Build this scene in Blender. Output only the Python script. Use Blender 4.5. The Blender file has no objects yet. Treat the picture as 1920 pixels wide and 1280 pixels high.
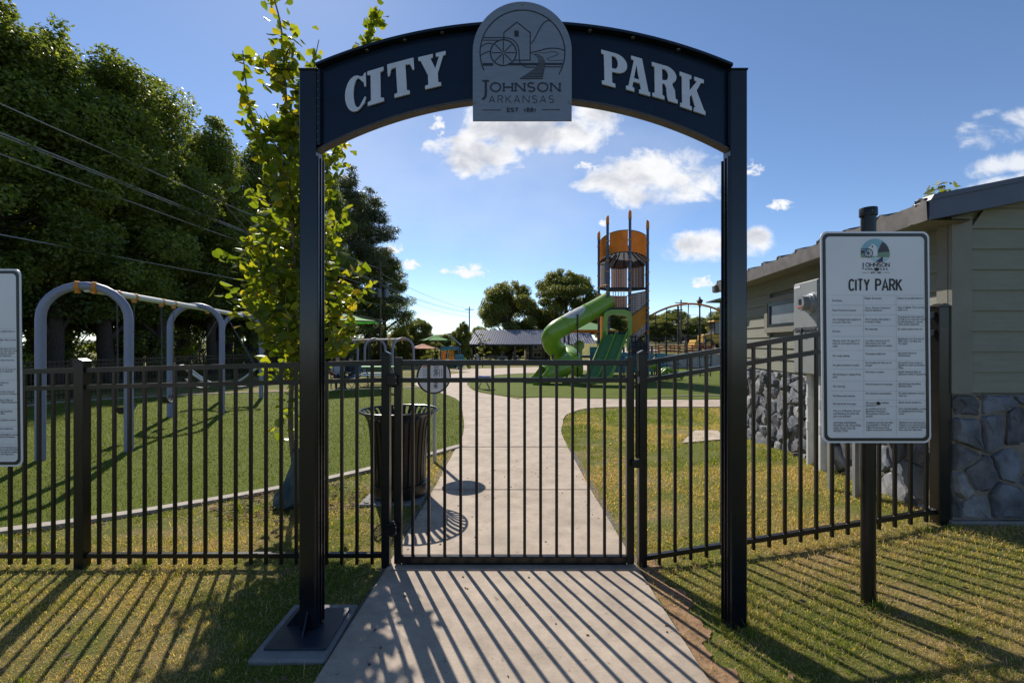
import bpy, bmesh, math, random
import numpy as np
from mathutils import Vector, Matrix
random.seed(7)
RNG = np.random.default_rng(11)
scene = bpy.context.scene
COL = scene.collection
F = 853.33; HZ = 645.0; CAMZ = 1.7
PI = math.pi

def P(px, py, d):                      # a photo pixel seen at depth d -> world point
    return Vector(((px-960)/F*d, d, CAMZ-(py-HZ)/F*d))
def SS(a, b, x):
    t = np.clip((np.asarray(x, float)-a)/(b-a), 0, 1)
    return t*t*(3-2*t)
def terr(x, y):
    x = np.asarray(x, float); y = np.asarray(y, float)
    t = np.clip((x-.95)/2.3, 0, 1)**1.3*.37
    z = t*(1-SS(4, 11, y))
    z = z - .022*np.clip(-x-1, 0, 3.5)*(1-SS(5, 8, y))
    far = -.03*np.clip(y-25, 0, 55)
    right = 1.0*SS(32.3, 33, y)+.02*np.clip(y-33, 0, 90)
    w = SS(7, 10.5, x)
    return z + far*(1-w) + right*w
def tz(x, y): return float(terr(x, y))

# ------------------------------------------------------------------ materials
MATS = {}
def nodes_of(name):
    m = bpy.data.materials.new(name); m.use_nodes = True
    nt = m.node_tree
    return m, nt, nt.nodes['Principled BSDF'], nt.nodes['Material Output']
def mat(name, col, rough=.5, metal=0., var=.12, scale=8., bump=0., bscale=40., spec=.5, dirt=None, dscale=3., coat=0., stretch=None, transl=0.):
    m, nt, bs, out = nodes_of(name)
    N = nt.nodes; L = nt.links
    tc = N.new('ShaderNodeTexCoord')
    src = tc.outputs['Object']
    if stretch:
        mp = N.new('ShaderNodeMapping'); mp.inputs['Scale'].default_value = stretch
        L.new(src, mp.inputs['Vector']); src = mp.outputs['Vector']
    nz = N.new('ShaderNodeTexNoise'); nz.inputs['Scale'].default_value = scale; nz.inputs['Detail'].default_value = 6
    L.new(src, nz.inputs['Vector'])
    r = N.new('ShaderNodeValToRGB')
    r.color_ramp.elements[0].position = .3; r.color_ramp.elements[1].position = .7
    r.color_ramp.elements[0].color = (*[c*(1-var) for c in col], 1)
    r.color_ramp.elements[1].color = (*[min(1, c*(1+var)) for c in col], 1)
    L.new(nz.outputs['Fac'], r.inputs['Fac'])
    cout = r.outputs['Color']
    if dirt:
        n2 = N.new('ShaderNodeTexNoise'); n2.inputs['Scale'].default_value = dscale; n2.inputs['Detail'].default_value = 8; n2.inputs['Roughness'].default_value = .65
        L.new(src, n2.inputs['Vector'])
        rr = N.new('ShaderNodeMapRange'); rr.inputs['From Min'].default_value = .5; rr.inputs['From Max'].default_value = .72
        L.new(n2.outputs['Fac'], rr.inputs['Value'])
        mx = N.new('ShaderNodeMix'); mx.data_type = 'RGBA'
        L.new(rr.outputs['Result'], mx.inputs['Factor']); L.new(cout, mx.inputs['A']); mx.inputs['B'].default_value = (*dirt, 1)
        cout = mx.outputs['Result']
    L.new(cout, bs.inputs['Base Color'])
    bs.inputs['Metallic'].default_value = metal
    bs.inputs['Specular IOR Level'].default_value = spec
    bs.inputs['Coat Weight'].default_value = coat
    n3 = N.new('ShaderNodeTexNoise'); n3.inputs['Scale'].default_value = scale*1.7; n3.inputs['Detail'].default_value = 4
    L.new(src, n3.inputs['Vector'])
    m3 = N.new('ShaderNodeMapRange'); m3.inputs['To Min'].default_value = max(.03, rough*.8); m3.inputs['To Max'].default_value = min(1, rough*1.2)
    L.new(n3.outputs['Fac'], m3.inputs['Value']); L.new(m3.outputs['Result'], bs.inputs['Roughness'])
    if bump:
        n4 = N.new('ShaderNodeTexNoise'); n4.inputs['Scale'].default_value = bscale; n4.inputs['Detail'].default_value = 6; n4.inputs['Roughness'].default_value = .6
        L.new(src, n4.inputs['Vector'])
        b = N.new('ShaderNodeBump'); b.inputs['Strength'].default_value = bump; b.inputs['Distance'].default_value = .01
        L.new(n4.outputs['Fac'], b.inputs['Height']); L.new(b.outputs['Normal'], bs.inputs['Normal'])
    if transl:
        tr = N.new('ShaderNodeBsdfTranslucent'); L.new(cout, tr.inputs['Color'])
        ms = N.new('ShaderNodeMixShader'); ms.inputs['Fac'].default_value = transl
        L.new(bs.outputs['BSDF'], ms.inputs[1]); L.new(tr.outputs['BSDF'], ms.inputs[2]); L.new(ms.outputs['Shader'], out.inputs['Surface'])
    MATS[name] = m
    return m
def leafmat(name, stops, transl=.4, tcol=1.6, rough=.45):
    m, nt, bs, out = nodes_of(name)
    N = nt.nodes; L = nt.links
    at = N.new('ShaderNodeAttribute'); at.attribute_name = 'tint'
    r = N.new('ShaderNodeValToRGB')
    els = r.color_ramp.elements
    while len(els) < len(stops): els.new(.5)
    for e, (p, c) in zip(els, stops): e.position = p; e.color = (*c, 1)
    L.new(at.outputs['Fac'], r.inputs['Fac'])
    L.new(r.outputs['Color'], bs.inputs['Base Color'])
    bs.inputs['Roughness'].default_value = rough
    bs.inputs['Specular IOR Level'].default_value = .4
    tr = N.new('ShaderNodeBsdfTranslucent')
    v = N.new('ShaderNodeMix'); v.data_type = 'RGBA'; v.blend_type = 'MULTIPLY'; v.inputs['Factor'].default_value = 1
    L.new(r.outputs['Color'], v.inputs['A']); v.inputs['B'].default_value = (tcol*1.15, tcol, tcol*.35, 1)
    L.new(v.outputs['Result'], tr.inputs['Color'])
    ms = N.new('ShaderNodeMixShader'); ms.inputs['Fac'].default_value = transl
    L.new(bs.outputs['BSDF'], ms.inputs[1]); L.new(tr.outputs['BSDF'], ms.inputs[2]); L.new(ms.outputs['Shader'], out.inputs['Surface'])
    MATS[name] = m
    return m
M = MATS
mat('black_paint', (.006, .006, .0065), .3, var=.2, scale=14, spec=.42, dirt=(.011, .010, .009), dscale=9)
mat('arch_paint', (.004, .006, .011), .2, var=.2, scale=10, spec=.5, dirt=(.008, .008, .009), dscale=5)
mat('arch_panel', (.004, .011, .028), .26, var=.15, scale=5, spec=.3, dirt=(.006, .011, .022), dscale=2.5)
mat('arch_paint_reflection', (.055, .048, .044), .5, metal=.3, var=.2, scale=20)  # dark arch paint with the tan reflection of sunlit ground put into its colour
mat('letter_metal', (.50, .53, .61), .5, metal=.15, var=.06, scale=14, bump=.05, bscale=120)
mat('plaque_metal', (.165, .195, .255), .5, metal=.15, var=.08, scale=9, stretch=(1, 1, 6), bump=.04, bscale=90)
mat('plaque_ink', (.008, .012, .022), .5)
mat('sign_white', (.66, .65, .68), .35, var=.04, scale=4)
mat('sign_black', (.012, .012, .013), .4)
mat('sign_ink', (.02, .02, .022), .6)
mat('sign_rule', (.4, .4, .43), .6)
mat('logo_blue', (.22, .42, .52), .5); mat('logo_dark', (.05, .035, .05), .5); mat('logo_green', (.16, .27, .19), .5)
mat('logo_river', (.35, .55, .65), .5); mat('logo_ink', (.03, .025, .06), .5)
mat('bolt_steel', (.25, .24, .23), .4, metal=.9)
mat('concrete', (.42, .34, .262), .85, var=.12, scale=2.2, bump=.3, bscale=160, dirt=(.34, .27, .20), dscale=1.3)
mat('red_soil', (.24, .135, .07), .95, var=.4, scale=22, bump=.9, bscale=50, dirt=(.31, .19, .11), dscale=4)
mat('concrete_pad', (.21, .205, .195), .85, var=.15, scale=6, bump=.3, bscale=120, dirt=(.18, .17, .15), dscale=4)
mat('curb', (.32, .28, .235), .85, var=.12, scale=8, bump=.2, bscale=100)
mat('joint', (.10, .085, .07), .95)
mat('soil', (.14, .095, .055), .95, var=.45, scale=16, bump=.6, bscale=60, dirt=(.085, .09, .03), dscale=1.6)
mat('turf', (.10, .128, .016), .9, var=.55, scale=120, bump=.9, bscale=220, dirt=(.068, .092, .010), dscale=.8, spec=.12)
mat('swing_paint', (.20, .215, .31), .42, var=.06, scale=6, dirt=(.17, .185, .27), dscale=3)
mat('swing_beam', (.52, .52, .48), .4, var=.06, scale=6)
mat('orange_paint', (.55, .20, .02), .45, var=.1, scale=8)
mat('rubber', (.022, .022, .024), .7, var=.2)
mat('chain', (.12, .12, .13), .4, metal=.8)
mat('galv', (.42, .44, .47), .38, metal=.7, var=.1)
mat('slide_green', (.17, .30, .03), .32, var=.1, scale=2.5, dirt=(.21, .32, .06), dscale=1.5)
mat('slide_dark', (.075, .19, .045), .38)
mat('canopy_shade', (.03, .09, .03), .7)
mat('slide_grey', (.42, .43, .38), .3, var=.15, scale=3)
mat('tower_navy', (.045, .06, .12), .4, var=.1)
mat('tower_orange', (.64, .27, .018), .5, var=.12, scale=3, transl=.4)
mat('tower_deck', (.018, .02, .028), .6)
mat('teal', (.03, .20, .26), .45, var=.1)
mat('lime', (.20, .30, .03), .4, var=.1)
mat('canopy_green', (.06, .34, .035), .7, var=.06, scale=3, transl=.35)
mat('canopy_pale', (.20, .40, .16), .7, var=.06, scale=3, transl=.3)
mat('canopy_orange', (.62, .25, .13), .7, var=.06, scale=3, transl=.3)
mat('pole_dark', (.03, .028, .027), .6)
mat('wood_pole', (.10, .08, .06), .9, var=.3, scale=12, stretch=(4, 4, .4))
mat('wire', (.30, .30, .31), .4, metal=.3)
mat('transformer_grey', (.16, .18, .21), .5)
mat('net_rope', (.012, .012, .013), .8)
mat('roof_metal', (.15, .155, .185), .38, metal=.3, var=.1, scale=2)
mat('siding', (.195, .197, .152), .7, var=.08, scale=4, bump=.35, bscale=30, stretch=(1, 1, 7))
mat('trim_board', (.18, .173, .142), .7, var=.08, scale=5, bump=.2, bscale=40)
mat('stone', (.12, .128, .148), .9, var=.55, scale=6, bump=1.0, bscale=22, dirt=(.22, .245, .28), dscale=5)
mat('stone_pale', (.21, .212, .215), .9, var=.45, scale=7, bump=1.0, bscale=20, dirt=(.12, .14, .18), dscale=6)
mat('stone_dark', (.088, .092, .108), .9, var=.45, scale=7, bump=1.0, bscale=24, dirt=(.19, .18, .17), dscale=5)
mat('mortar', (.20, .165, .13), .95, var=.2, scale=20, bump=.6, bscale=60)
mat('building_roof', (.055, .06, .085), .42, metal=.2, var=.15, scale=4)
mat('fascia_side', (.16, .145, .135), .55, metal=.3, var=.25, scale=9)
mat('cabinet', (.23, .245, .245), .45, metal=.1, var=.06, scale=6)
mat('pvc', (.6, .6, .58), .5, var=.08)
mat('glass_grey', (.20, .21, .22), .2, var=.1)
mat('glass_dark', (.03, .035, .04), .08)
mat('bark', (.055, .04, .03), .95, var=.4, scale=12, bump=.7, bscale=25, stretch=(3, 3, .6))
mat('twig', (.13, .10, .07), .9, var=.3)
mat('bag_green', (.012, .035, .03), .35, var=.3, bump=.8, bscale=18)
mat('mulch', (.13, .075, .045), .95, var=.5, scale=30)
mat('table_brown', (.12, .06, .045), .6, var=.2)
mat('house_wall', (.20, .16, .12), .8, var=.1)
mat('house_roof', (.17, .12, .09), .9, var=.2)
mat('white_paint', (.7, .7, .68), .5, var=.05)
mat('car_white', (.65, .66, .68), .2, var=.03, coat=.5); mat('car_grey', (.16, .17, .19), .25, var=.05, coat=.5)
mat('machine_yellow', (.55, .30, .02), .45, var=.1)
mat('barrier_orange', (.36, .085, .04), .6, var=.1)
mat('wall_grey', (.33, .31, .29), .85, var=.15, scale=2, stretch=(6, 1, .7))
mat('asphalt', (.07, .07, .072), .9, var=.15)
mat('skin', (.42, .25, .18), .55); mat('shirt_grey', (.33, .33, .37), .8); mat('trousers', (.03, .032, .045), .85); mat('shirt_white', (.6, .58, .58), .8)
mat('hair', (.025, .017, .012), .6); mat('shoe', (.03, .035, .07), .6)
mat('chair_red', (.22, .025, .025), .7); mat('chair_blue', (.05, .22, .50), .6); mat('steel_dark', (.06, .06, .065), .4, metal=.5)
mat('frame_green', (.05, .30, .05), .45); mat('stool_blue', (.05, .09, .30), .5)
mat('hill_tree', (.045, .075, .055), .95, var=.6, scale=.06)
mat('plate_slate', (.020, .026, .038), .35, var=.2, scale=8, dirt=(.05, .048, .045), dscale=7)
leafmat('leaf_wood', [(0, (.06, .09, .026)), (.45, (.115, .155, .038)), (.8, (.16, .21, .055)), (1, (.23, .27, .075))], .52, 1.9, .5)
leafmat('leaf_pine', [(0, (.04, .065, .028)), (1, (.13, .15, .055))], .3, 1.5)
leafmat('leaf_mid', [(0, (.075, .105, .03)), (.5, (.14, .17, .042)), (1, (.24, .25, .07))], .5, 1.8)
leafmat('leaf_light', [(0, (.10, .14, .02)), (1, (.24, .26, .04))], .5, 1.9)
leafmat('leaf_young', [(0, (.06, .105, .012)), (.4, (.13, .185, .02)), (.8, (.24, .265, .026)), (.95, (.34, .24, .024)), (1, (.32, .14, .022))], .6, 1.7, .35)
leafmat('grass', [(0, (.10, .18, .018)), (.3, (.20, .27, .032)), (.5, (.33, .31, .085)), (.75, (.54, .42, .24)), (1, (.74, .62, .43))], .50, 1.3, .6)
leafmat('turf_blade', [(0, (.08, .115, .012)), (.7, (.135, .17, .024)), (1, (.26, .28, .10))], .45, 1.3, .5)
def concrete_detail(m):
    nt = m.node_tree; N = nt.nodes; L = nt.links; bs = N['Principled BSDF']
    tc = N.new('ShaderNodeTexCoord'); src = bs.inputs['Base Color'].links[0].from_socket
    def nz(sc, det, vec=(1, 1, 1), ro=.6):
        mp = N.new('ShaderNodeMapping'); mp.inputs['Scale'].default_value = vec; L.new(tc.outputs['Object'], mp.inputs['Vector'])
        n = N.new('ShaderNodeTexNoise'); n.inputs['Scale'].default_value = sc; n.inputs['Detail'].default_value = det; n.inputs['Roughness'].default_value = ro; L.new(mp.outputs[0], n.inputs['Vector']); return n.outputs['Fac']
    def rng_(f, a0, a1, b0, b1):
        r = N.new('ShaderNodeMapRange'); L.new(f, r.inputs['Value'])
        for k, v in zip(('From Min', 'From Max', 'To Min', 'To Max'), (a0, a1, b0, b1)): r.inputs[k].default_value = v
        return r.outputs['Result']
    def mul(c, f):
        x = N.new('ShaderNodeMix'); x.data_type = 'RGBA'; x.blend_type = 'MULTIPLY'; x.inputs['Factor'].default_value = 1; L.new(c, x.inputs['A']); L.new(f, x.inputs['B']); return x.outputs['Result']
    c = mul(src, rng_(nz(260, 3), .3, .7, .84, 1.14)); c = mul(c, rng_(nz(5, 9, ro=.72), .36, .62, .80, 1.06)); c = mul(c, rng_(nz(14, 4, (1, 9, 1)), .3, .7, .93, 1.06))
    c = mul(c, rng_(nz(26, 2, ro=.4), .70, .76, 1.0, .62))
    L.new(c, bs.inputs['Base Color'])
    b1 = N.new('ShaderNodeBump'); b1.inputs['Strength'].default_value = .35; b1.inputs['Distance'].default_value = .004
    L.new(nz(60, 3, (1, 14, 1)), b1.inputs['Height'])
    if bs.inputs['Normal'].links: L.new(bs.inputs['Normal'].links[0].from_socket, b1.inputs['Normal'])
    L.new(b1.outputs['Normal'], bs.inputs['Normal'])
concrete_detail(MATS['concrete']); concrete_detail(MATS['concrete_pad'])
def perforated(name, col, scale=26):
    m, nt, bs, out = nodes_of(name)
    N = nt.nodes; L = nt.links
    tc = N.new('ShaderNodeTexCoord')
    vo = N.new('ShaderNodeTexVoronoi'); vo.inputs['Scale'].default_value = scale; vo.inputs['Randomness'].default_value = .1
    L.new(tc.outputs['Object'], vo.inputs['Vector'])
    r = N.new('ShaderNodeValToRGB'); r.color_ramp.elements[0].position = .28; r.color_ramp.elements[1].position = .36
    r.color_ramp.elements[0].color = (.04, .035, .035, 1); r.color_ramp.elements[1].color = (*col, 1)
    L.new(vo.outputs['Distance'], r.inputs['Fac']); L.new(r.outputs['Color'], bs.inputs['Base Color'])
    bs.inputs['Roughness'].default_value = .6
    tr = N.new('ShaderNodeBsdfTranslucent'); L.new(r.outputs['Color'], tr.inputs['Color'])
    ms = N.new('ShaderNodeMixShader'); ms.inputs['Fac'].default_value = .45
    L.new(bs.outputs['BSDF'], ms.inputs[1]); L.new(tr.outputs['BSDF'], ms.inputs[2]); L.new(ms.outputs['Shader'], out.inputs['Surface'])
    MATS[name] = m
perforated('perf_pink', (.55, .45, .44), 9)
perforated('perf_grey', (.16, .17, .19), 12)

# ------------------------------------------------------------------ mesh building
def tag(o, label=None, cat=None, group=None, kind=None):
    if label: o['label'] = label
    if cat: o['category'] = cat
    if group: o['group'] = group
    if kind: o['kind'] = kind
    return o
def thing(name, label, cat, loc=(0, 0, 0), group=None):
    o = bpy.data.objects.new(name, None); COL.objects.link(o); o.location = loc
    o.empty_display_size = .1
    return tag(o, label, cat, group)
def wloc(o):
    v = Vector((0, 0, 0))
    while o is not None: v += Vector(o.location); o = o.parent
    return v
def copy_tree(o, parent=None):
    c = o.copy(); COL.objects.link(c); c.parent = parent
    for ch in list(o.children): copy_tree(ch, c)
    return c
class MB:
    def __init__(s): s.v = []; s.f = []; s.m = []; s.cur = 0
    def add(s, vs, fs):
        b = len(s.v); s.v.extend([tuple(v) for v in vs])
        for f in fs: s.f.append([b+i for i in f]); s.m.append(s.cur)
        return s
    def mi(s, i): s.cur = i; return s
    def box(s, c, size, R=None):
        hx, hy, hz = [q/2 for q in size]
        vs = [Vector((x, y, z)) for x in (-hx, hx) for y in (-hy, hy) for z in (-hz, hz)]
        if R is not None: vs = [R @ v for v in vs]
        c = Vector(c)
        return s.add([v+c for v in vs], [(0, 1, 3, 2), (4, 6, 7, 5), (0, 4, 5, 1), (2, 3, 7, 6), (0, 2, 6, 4), (1, 5, 7, 3)])
    def bb(s, a, b):
        return s.box([(p+q)/2 for p, q in zip(a, b)], [abs(q-p) for p, q in zip(a, b)])
    def cbox(s, c, size, bev=.003, R=None):          # box with chamfered edges
        bm = bmesh.new(); bmesh.ops.create_cube(bm, size=1)
        for v in bm.verts: v.co = Vector((v.co.x*size[0], v.co.y*size[1], v.co.z*size[2]))
        bmesh.ops.bevel(bm, geom=list(bm.edges), offset=bev, segments=1, affect='EDGES')
        s.addbm(bm, c, R); bm.free(); return s
    def addbm(s, bm, c=(0, 0, 0), R=None):
        bm.verts.index_update(); c = Vector(c)
        vs = [(R @ v.co if R is not None else v.co)+c for v in bm.verts]
        return s.add(vs, [[v.index for v in f.verts] for f in bm.faces])
    def bar(s, p, q, w, h, up=(0, 0, 1)):            # square bar from p to q
        p = Vector(p); q = Vector(q); d = (q-p); l = d.length; d.normalize()
        up = Vector(up)
        if abs(d.dot(up)) > .98: up = Vector((0, 1, 0))
        x = d.cross(up).normalized(); z = x.cross(d).normalized()
        R = Matrix((x, d, z)).transposed()
        return s.box((p+q)/2, (w, l, h), R)
    def tube(s, pts, r, n=10, caps=True, closed=False):
        pts = [Vector(p) for p in pts]; k = len(pts)
        rs = r if isinstance(r, (list, tuple)) else [r]*k
        vs = []; prev = None
        for i, p in enumerate(pts):
            if closed: t = pts[(i+1) % k]-pts[i-1]
            else: t = pts[min(i+1, k-1)]-pts[max(i-1, 0)]
            t.normalize()
            if prev is None:
                a = Vector((0, 0, 1)) if abs(t.z) < .9 else Vector((1, 0, 0))
                u = t.cross(a).normalized()
            else:
                u = (prev-t*prev.dot(t)).normalized()
            prev = u; w = t.cross(u)
            for j in range(n):
                a = 2*PI*j/n
                vs.append(p+(u*math.cos(a)+w*math.sin(a))*rs[i])
        fs = []
        for i in range(k if closed else k-1):
            i2 = (i+1) % k
            for j in range(n):
                j2 = (j+1) % n
                fs.append((i*n+j, i*n+j2, i2*n+j2, i2*n+j))
        if caps and not closed:
            fs.append(tuple(reversed(range(n)))); fs.append(tuple(range((k-1)*n, k*n)))
        return s.add(vs, fs)
    def cyl(s, a, b, r, n=16, r2=None): return s.tube([a, b], [r, r if r2 is None else r2], n)
    def lathe(s, prof, c=(0, 0, 0), n=24):
        vs = []; c = Vector(c)
        for r, z in prof:
            for j in range(n):
                a = 2*PI*j/n; vs.append(c+Vector((r*math.cos(a), r*math.sin(a), z)))
        fs = []
        for i in range(len(prof)-1):
            for j in range(n):
                j2 = (j+1) % n
                fs.append((i*n+j, i*n+j2, (i+1)*n+j2, (i+1)*n+j))
        return s.add(vs, fs)
    def sphere(s, c, r, n=12, sc=(1, 1, 1)):
        prof = [(r*math.sin(PI*i/n), -r*math.cos(PI*i/n)) for i in range(n+1)]
        b = MB(); b.lathe([(max(p, 1e-4), z) for p, z in prof], n=n*2)
        c = Vector(c)
        return s.add([c+Vector((v[0]*sc[0], v[1]*sc[1], v[2]*sc[2])) for v in b.v], b.f)
    def prism(s, poly, f0, f1):                      # poly of 2-D points, f(u,v)->3-D for both ends
        n = len(poly)
        vs = [f0(*p) for p in poly]+[f1(*p) for p in poly]
        fs = [tuple(range(n)), tuple(reversed(range(n, 2*n)))]
        fs += [(i, (i+1) % n, n+(i+1) % n, n+i) for i in range(n)]
        return s.add(vs, fs)
    def build(s, name, mats, parent=None, smooth=False, local=False, fixn=True, angle=None):
        me = bpy.data.meshes.new(name)
        off = Vector((0, 0, 0)) if (parent is None or local) else wloc(parent)
        me.from_pydata([(v[0]-off.x, v[1]-off.y, v[2]-off.z) for v in s.v], [], s.f)
        if not isinstance(mats, (list, tuple)): mats = [mats]
        for m in mats: me.materials.append(MATS[m])
        if len(mats) > 1: me.polygons.foreach_set('material_index', s.m)
        if fixn:
            bm = bmesh.new(); bm.from_mesh(me); bmesh.ops.recalc_face_normals(bm, faces=bm.faces); bm.to_mesh(me); bm.free()
        if smooth:
            me.polygons.foreach_set('use_smooth', [True]*len(me.polygons))
            if angle is not None or True:
                try: me.set_sharp_from_angle(angle=math.radians(angle or 40))
                except Exception: pass
        me.update()
        o = bpy.data.objects.new(name, me); COL.objects.link(o)
        if parent is not None: o.parent = parent
        return o
def crv(pts, n=8):                                   # Catmull-Rom through points
    pts = [Vector(p) for p in pts]; out = []
    for i in range(len(pts)-1):
        p0 = pts[max(i-1, 0)]; p1 = pts[i]; p2 = pts[i+1]; p3 = pts[min(i+2, len(pts)-1)]
        for k in range(n):
            t = k/n
            out.append(.5*((2*p1)+(p2-p0)*t+(2*p0-5*p1+4*p2-p3)*t*t+(3*p1-p0-3*p2+p3)*t**3))
    out.append(pts[-1]); return out
# ------------------------------------------------------------------ flat lettering
def el(cx, cy, rx, ry, a0, a1, n=14):
    return [(cx+rx*math.cos(math.radians(a0+(a1-a0)*i/n)), cy+ry*math.sin(math.radians(a0+(a1-a0)*i/n))) for i in range(n+1)]
STK = {
 'C': (.6, [el(.32, .68, .30, .30, 25, 180, 8)+el(.32, .32, .30, .30, 180, 335, 8)]),
 'I': (.1, [[(.05, 0), (.05, 1)]]), 'T': (.6, [[(0, 1), (.6, 1)], [(.3, 1), (.3, 0)]]),
 'Y': (.62, [[(0, 1), (.31, .48)], [(.62, 1), (.31, .48), (.31, 0)]]),
 'P': (.56, [[(0, 0), (0, 1), (.3, 1)]+el(.3, .75, .26, .25, 90, -90, 8)+[(0, .5)]]),
 'A': (.66, [[(0, 0), (.33, 1), (.66, 0)], [(.11, .32), (.55, .32)]]),
 'R': (.58, [[(0, 0), (0, 1), (.3, 1)]+el(.3, .75, .26, .25, 90, -90, 8)+[(0, .5)], [(.3, .5), (.58, 0)]]),
 'K': (.6, [[(0, 0), (0, 1)], [(.56, 1), (0, .4)], [(.18, .58), (.6, 0)]]),
 'J': (.4, [[(.3, 1), (.3, .2)]+el(.14, .2, .16, .2, 0, -100, 6)]),
 'O': (.8, [el(.4, .5, .4, .5, 90, 450, 24)]),
 'H': (.7, [[(0, 0), (0, 1)], [(.7, 0), (.7, 1)], [(0, .5), (.7, .5)]]),
 'N': (.72, [[(0, 0), (0, 1)], [(0, 1), (.72, 0)], [(.72, 0), (.72, 1)]]),
 'S': (.56, [el(.28, .75, .26, .25, 35, 270, 10)+el(.28, .25, .28, .25, 90, -145, 10)]),
 'E': (.5, [[(.5, 1), (0, 1), (0, 0), (.5, 0)], [(0, .5), (.4, .5)]]),
 'W': (.95, [[(0, 1), (.24, 0), (.475, 1), (.71, 0), (.95, 1)]]),
 'e': (.5, [[(.02, .36), (.5, .36)]+el(.26, .34, .25, .33, 5, 320, 12)]),
 'l': (.1, [[(.05, 0), (.05, 1.05)]]), 'c': (.46, [el(.26, .34, .25, .33, 50, 310, 12)]),
 'o': (.52, [el(.26, .34, .26, .34, 90, 450, 16)]),
 'm': (.8, [[(0, 0), (0, .68)], el(.2, .46, .2, .22, 180, 0, 8)+[(.4, 0)], el(.6, .46, .2, .22, 180, 0, 8)+[(.8, 0)]]),
 '1': (.3, [[(.02, .62), (.16, .7), (.16, 0)]]), '8': (.5, [el(.25, .78, .2, .22, 90, 450, 14), el(.25, .28, .25, .28, 90, 450, 14)]),
 '.': (.1, [[(.05, 0), (.05, .09)]]), ' ': (.32, []),
}
class Plane:                                         # a sheet frame: u right, v up, w towards the viewer
    def __init__(s, o, u, v, w): s.o = Vector(o); s.u = Vector(u); s.v = Vector(v); s.w = Vector(w); s.k = 0
    def __call__(s, a, b, c=0.): return s.o+s.u*a+s.v*b+s.w*c
def stroke(mb, pl, pts, w, h=.0015, closed=False):
    pl.k += 1; h = h+pl.k*.000012
    n = len(pts); vs = []
    for i in range(n):
        p = Vector((*pts[i], 0)); a = Vector((*pts[max(i-1, 0)], 0)); b = Vector((*pts[min(i+1, n-1)], 0))
        if closed and i in (0, n-1): a = Vector((*pts[-2], 0)); b = Vector((*pts[1], 0))
        d1 = (p-a); d2 = (b-p)
        if d1.length < 1e-9: d1 = d2
        if d2.length < 1e-9: d2 = d1
        d1 = d1.normalized(); d2 = d2.normalized(); t = (d1+d2)
        if t.length < 1e-6: t = d1
        t.normalize(); nn = Vector((-t.y, t.x, 0)); k = 1/max(.45, abs(nn.dot(Vector((-d1.y, d1.x, 0)))))
        for sg in (1, -1): q = p+nn*(w/2*k*sg); vs.append(pl(q.x, q.y, h))
    mb.add(vs, [(2*i, 2*i+1, 2*i+3, 2*i+2) for i in range(n-1)])
def fillpoly(mb, pl, pts, h=.0012):
    pl.k += 1; h = h+pl.k*.000012
    mb.add([pl(x, y, h) for x, y in pts], [tuple(range(len(pts)))])
def strtext(mb, pl, txt, x, y, size, w, sx=1., gap=.22, serif=0., fit=None, h=.0015):
    tot = sum(STK[c][0]*sx+gap for c in txt)-gap
    if fit: g2 = gap*fit/(tot*size); sx = sx*fit/(tot*size); gap = g2
    cx = x
    for c in txt:
        wd, sts = STK[c]
        for st in sts:
            q = [(cx+p[0]*sx*size, y+p[1]*size) for p in st]
            stroke(mb, pl, q, w, h, closed=(math.dist(st[0], st[-1]) < 1e-6))
            if serif and c not in 'OSCJ.8':
                for e in (st[0], st[-1]):
                    if e[1] < .02 or e[1] > .98 and c != 'T':
                        ex = cx+e[0]*sx*size; ey = y+e[1]*size+(w/2 if e[1] < .5 else -w/2)
                        stroke(mb, pl, [(ex-serif*size, ey), (ex+serif*size, ey)], w*.8, h)
        cx += (wd*sx+gap)*size
    return cx
def fonttext(mb, pl, txt, x, y, size, h=.0015, sx=1.):
    cu = bpy.data.curves.new('t', 'FONT'); cu.body = txt; cu.size = size; cu.space_line = 1.0; cu.resolution_u = 2
    o = bpy.data.objects.new('t', cu); COL.objects.link(o)
    dg = bpy.context.evaluated_depsgraph_get(); me = bpy.data.meshes.new_from_object(o.evaluated_get(dg))
    mb.add([pl(x+v.co.x*sx, y+v.co.y, h) for v in me.vertices], [list(p.vertices) for p in me.polygons])
    bpy.data.objects.remove(o); bpy.data.meshes.remove(me); bpy.data.curves.remove(cu)
def glyph_solid(outer, holes, depth, fmap, bev=.0):
    cu = bpy.data.curves.new('g', 'CURVE'); cu.dimensions = '2D'; cu.fill_mode = 'BOTH'
    cu.extrude = depth/2; cu.bevel_depth = bev
    for ring in [outer]+holes:
        sp = cu.splines.new('POLY'); sp.points.add(len(ring)-1); sp.use_cyclic_u = True
        for q, p in zip(sp.points, ring): q.co = (p[0], p[1], 0, 1)
    o = bpy.data.objects.new('g', cu); COL.objects.link(o)
    dg = bpy.context.evaluated_depsgraph_get(); me = bpy.data.meshes.new_from_object(o.evaluated_get(dg))
    mb = MB(); mb.add([fmap(v.co.x, v.co.y, v.co.z) for v in me.vertices], [list(p.vertices) for p in me.polygons])
    bpy.data.objects.remove(o); bpy.data.meshes.remove(me); bpy.data.curves.remove(cu)
    return mb
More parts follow.
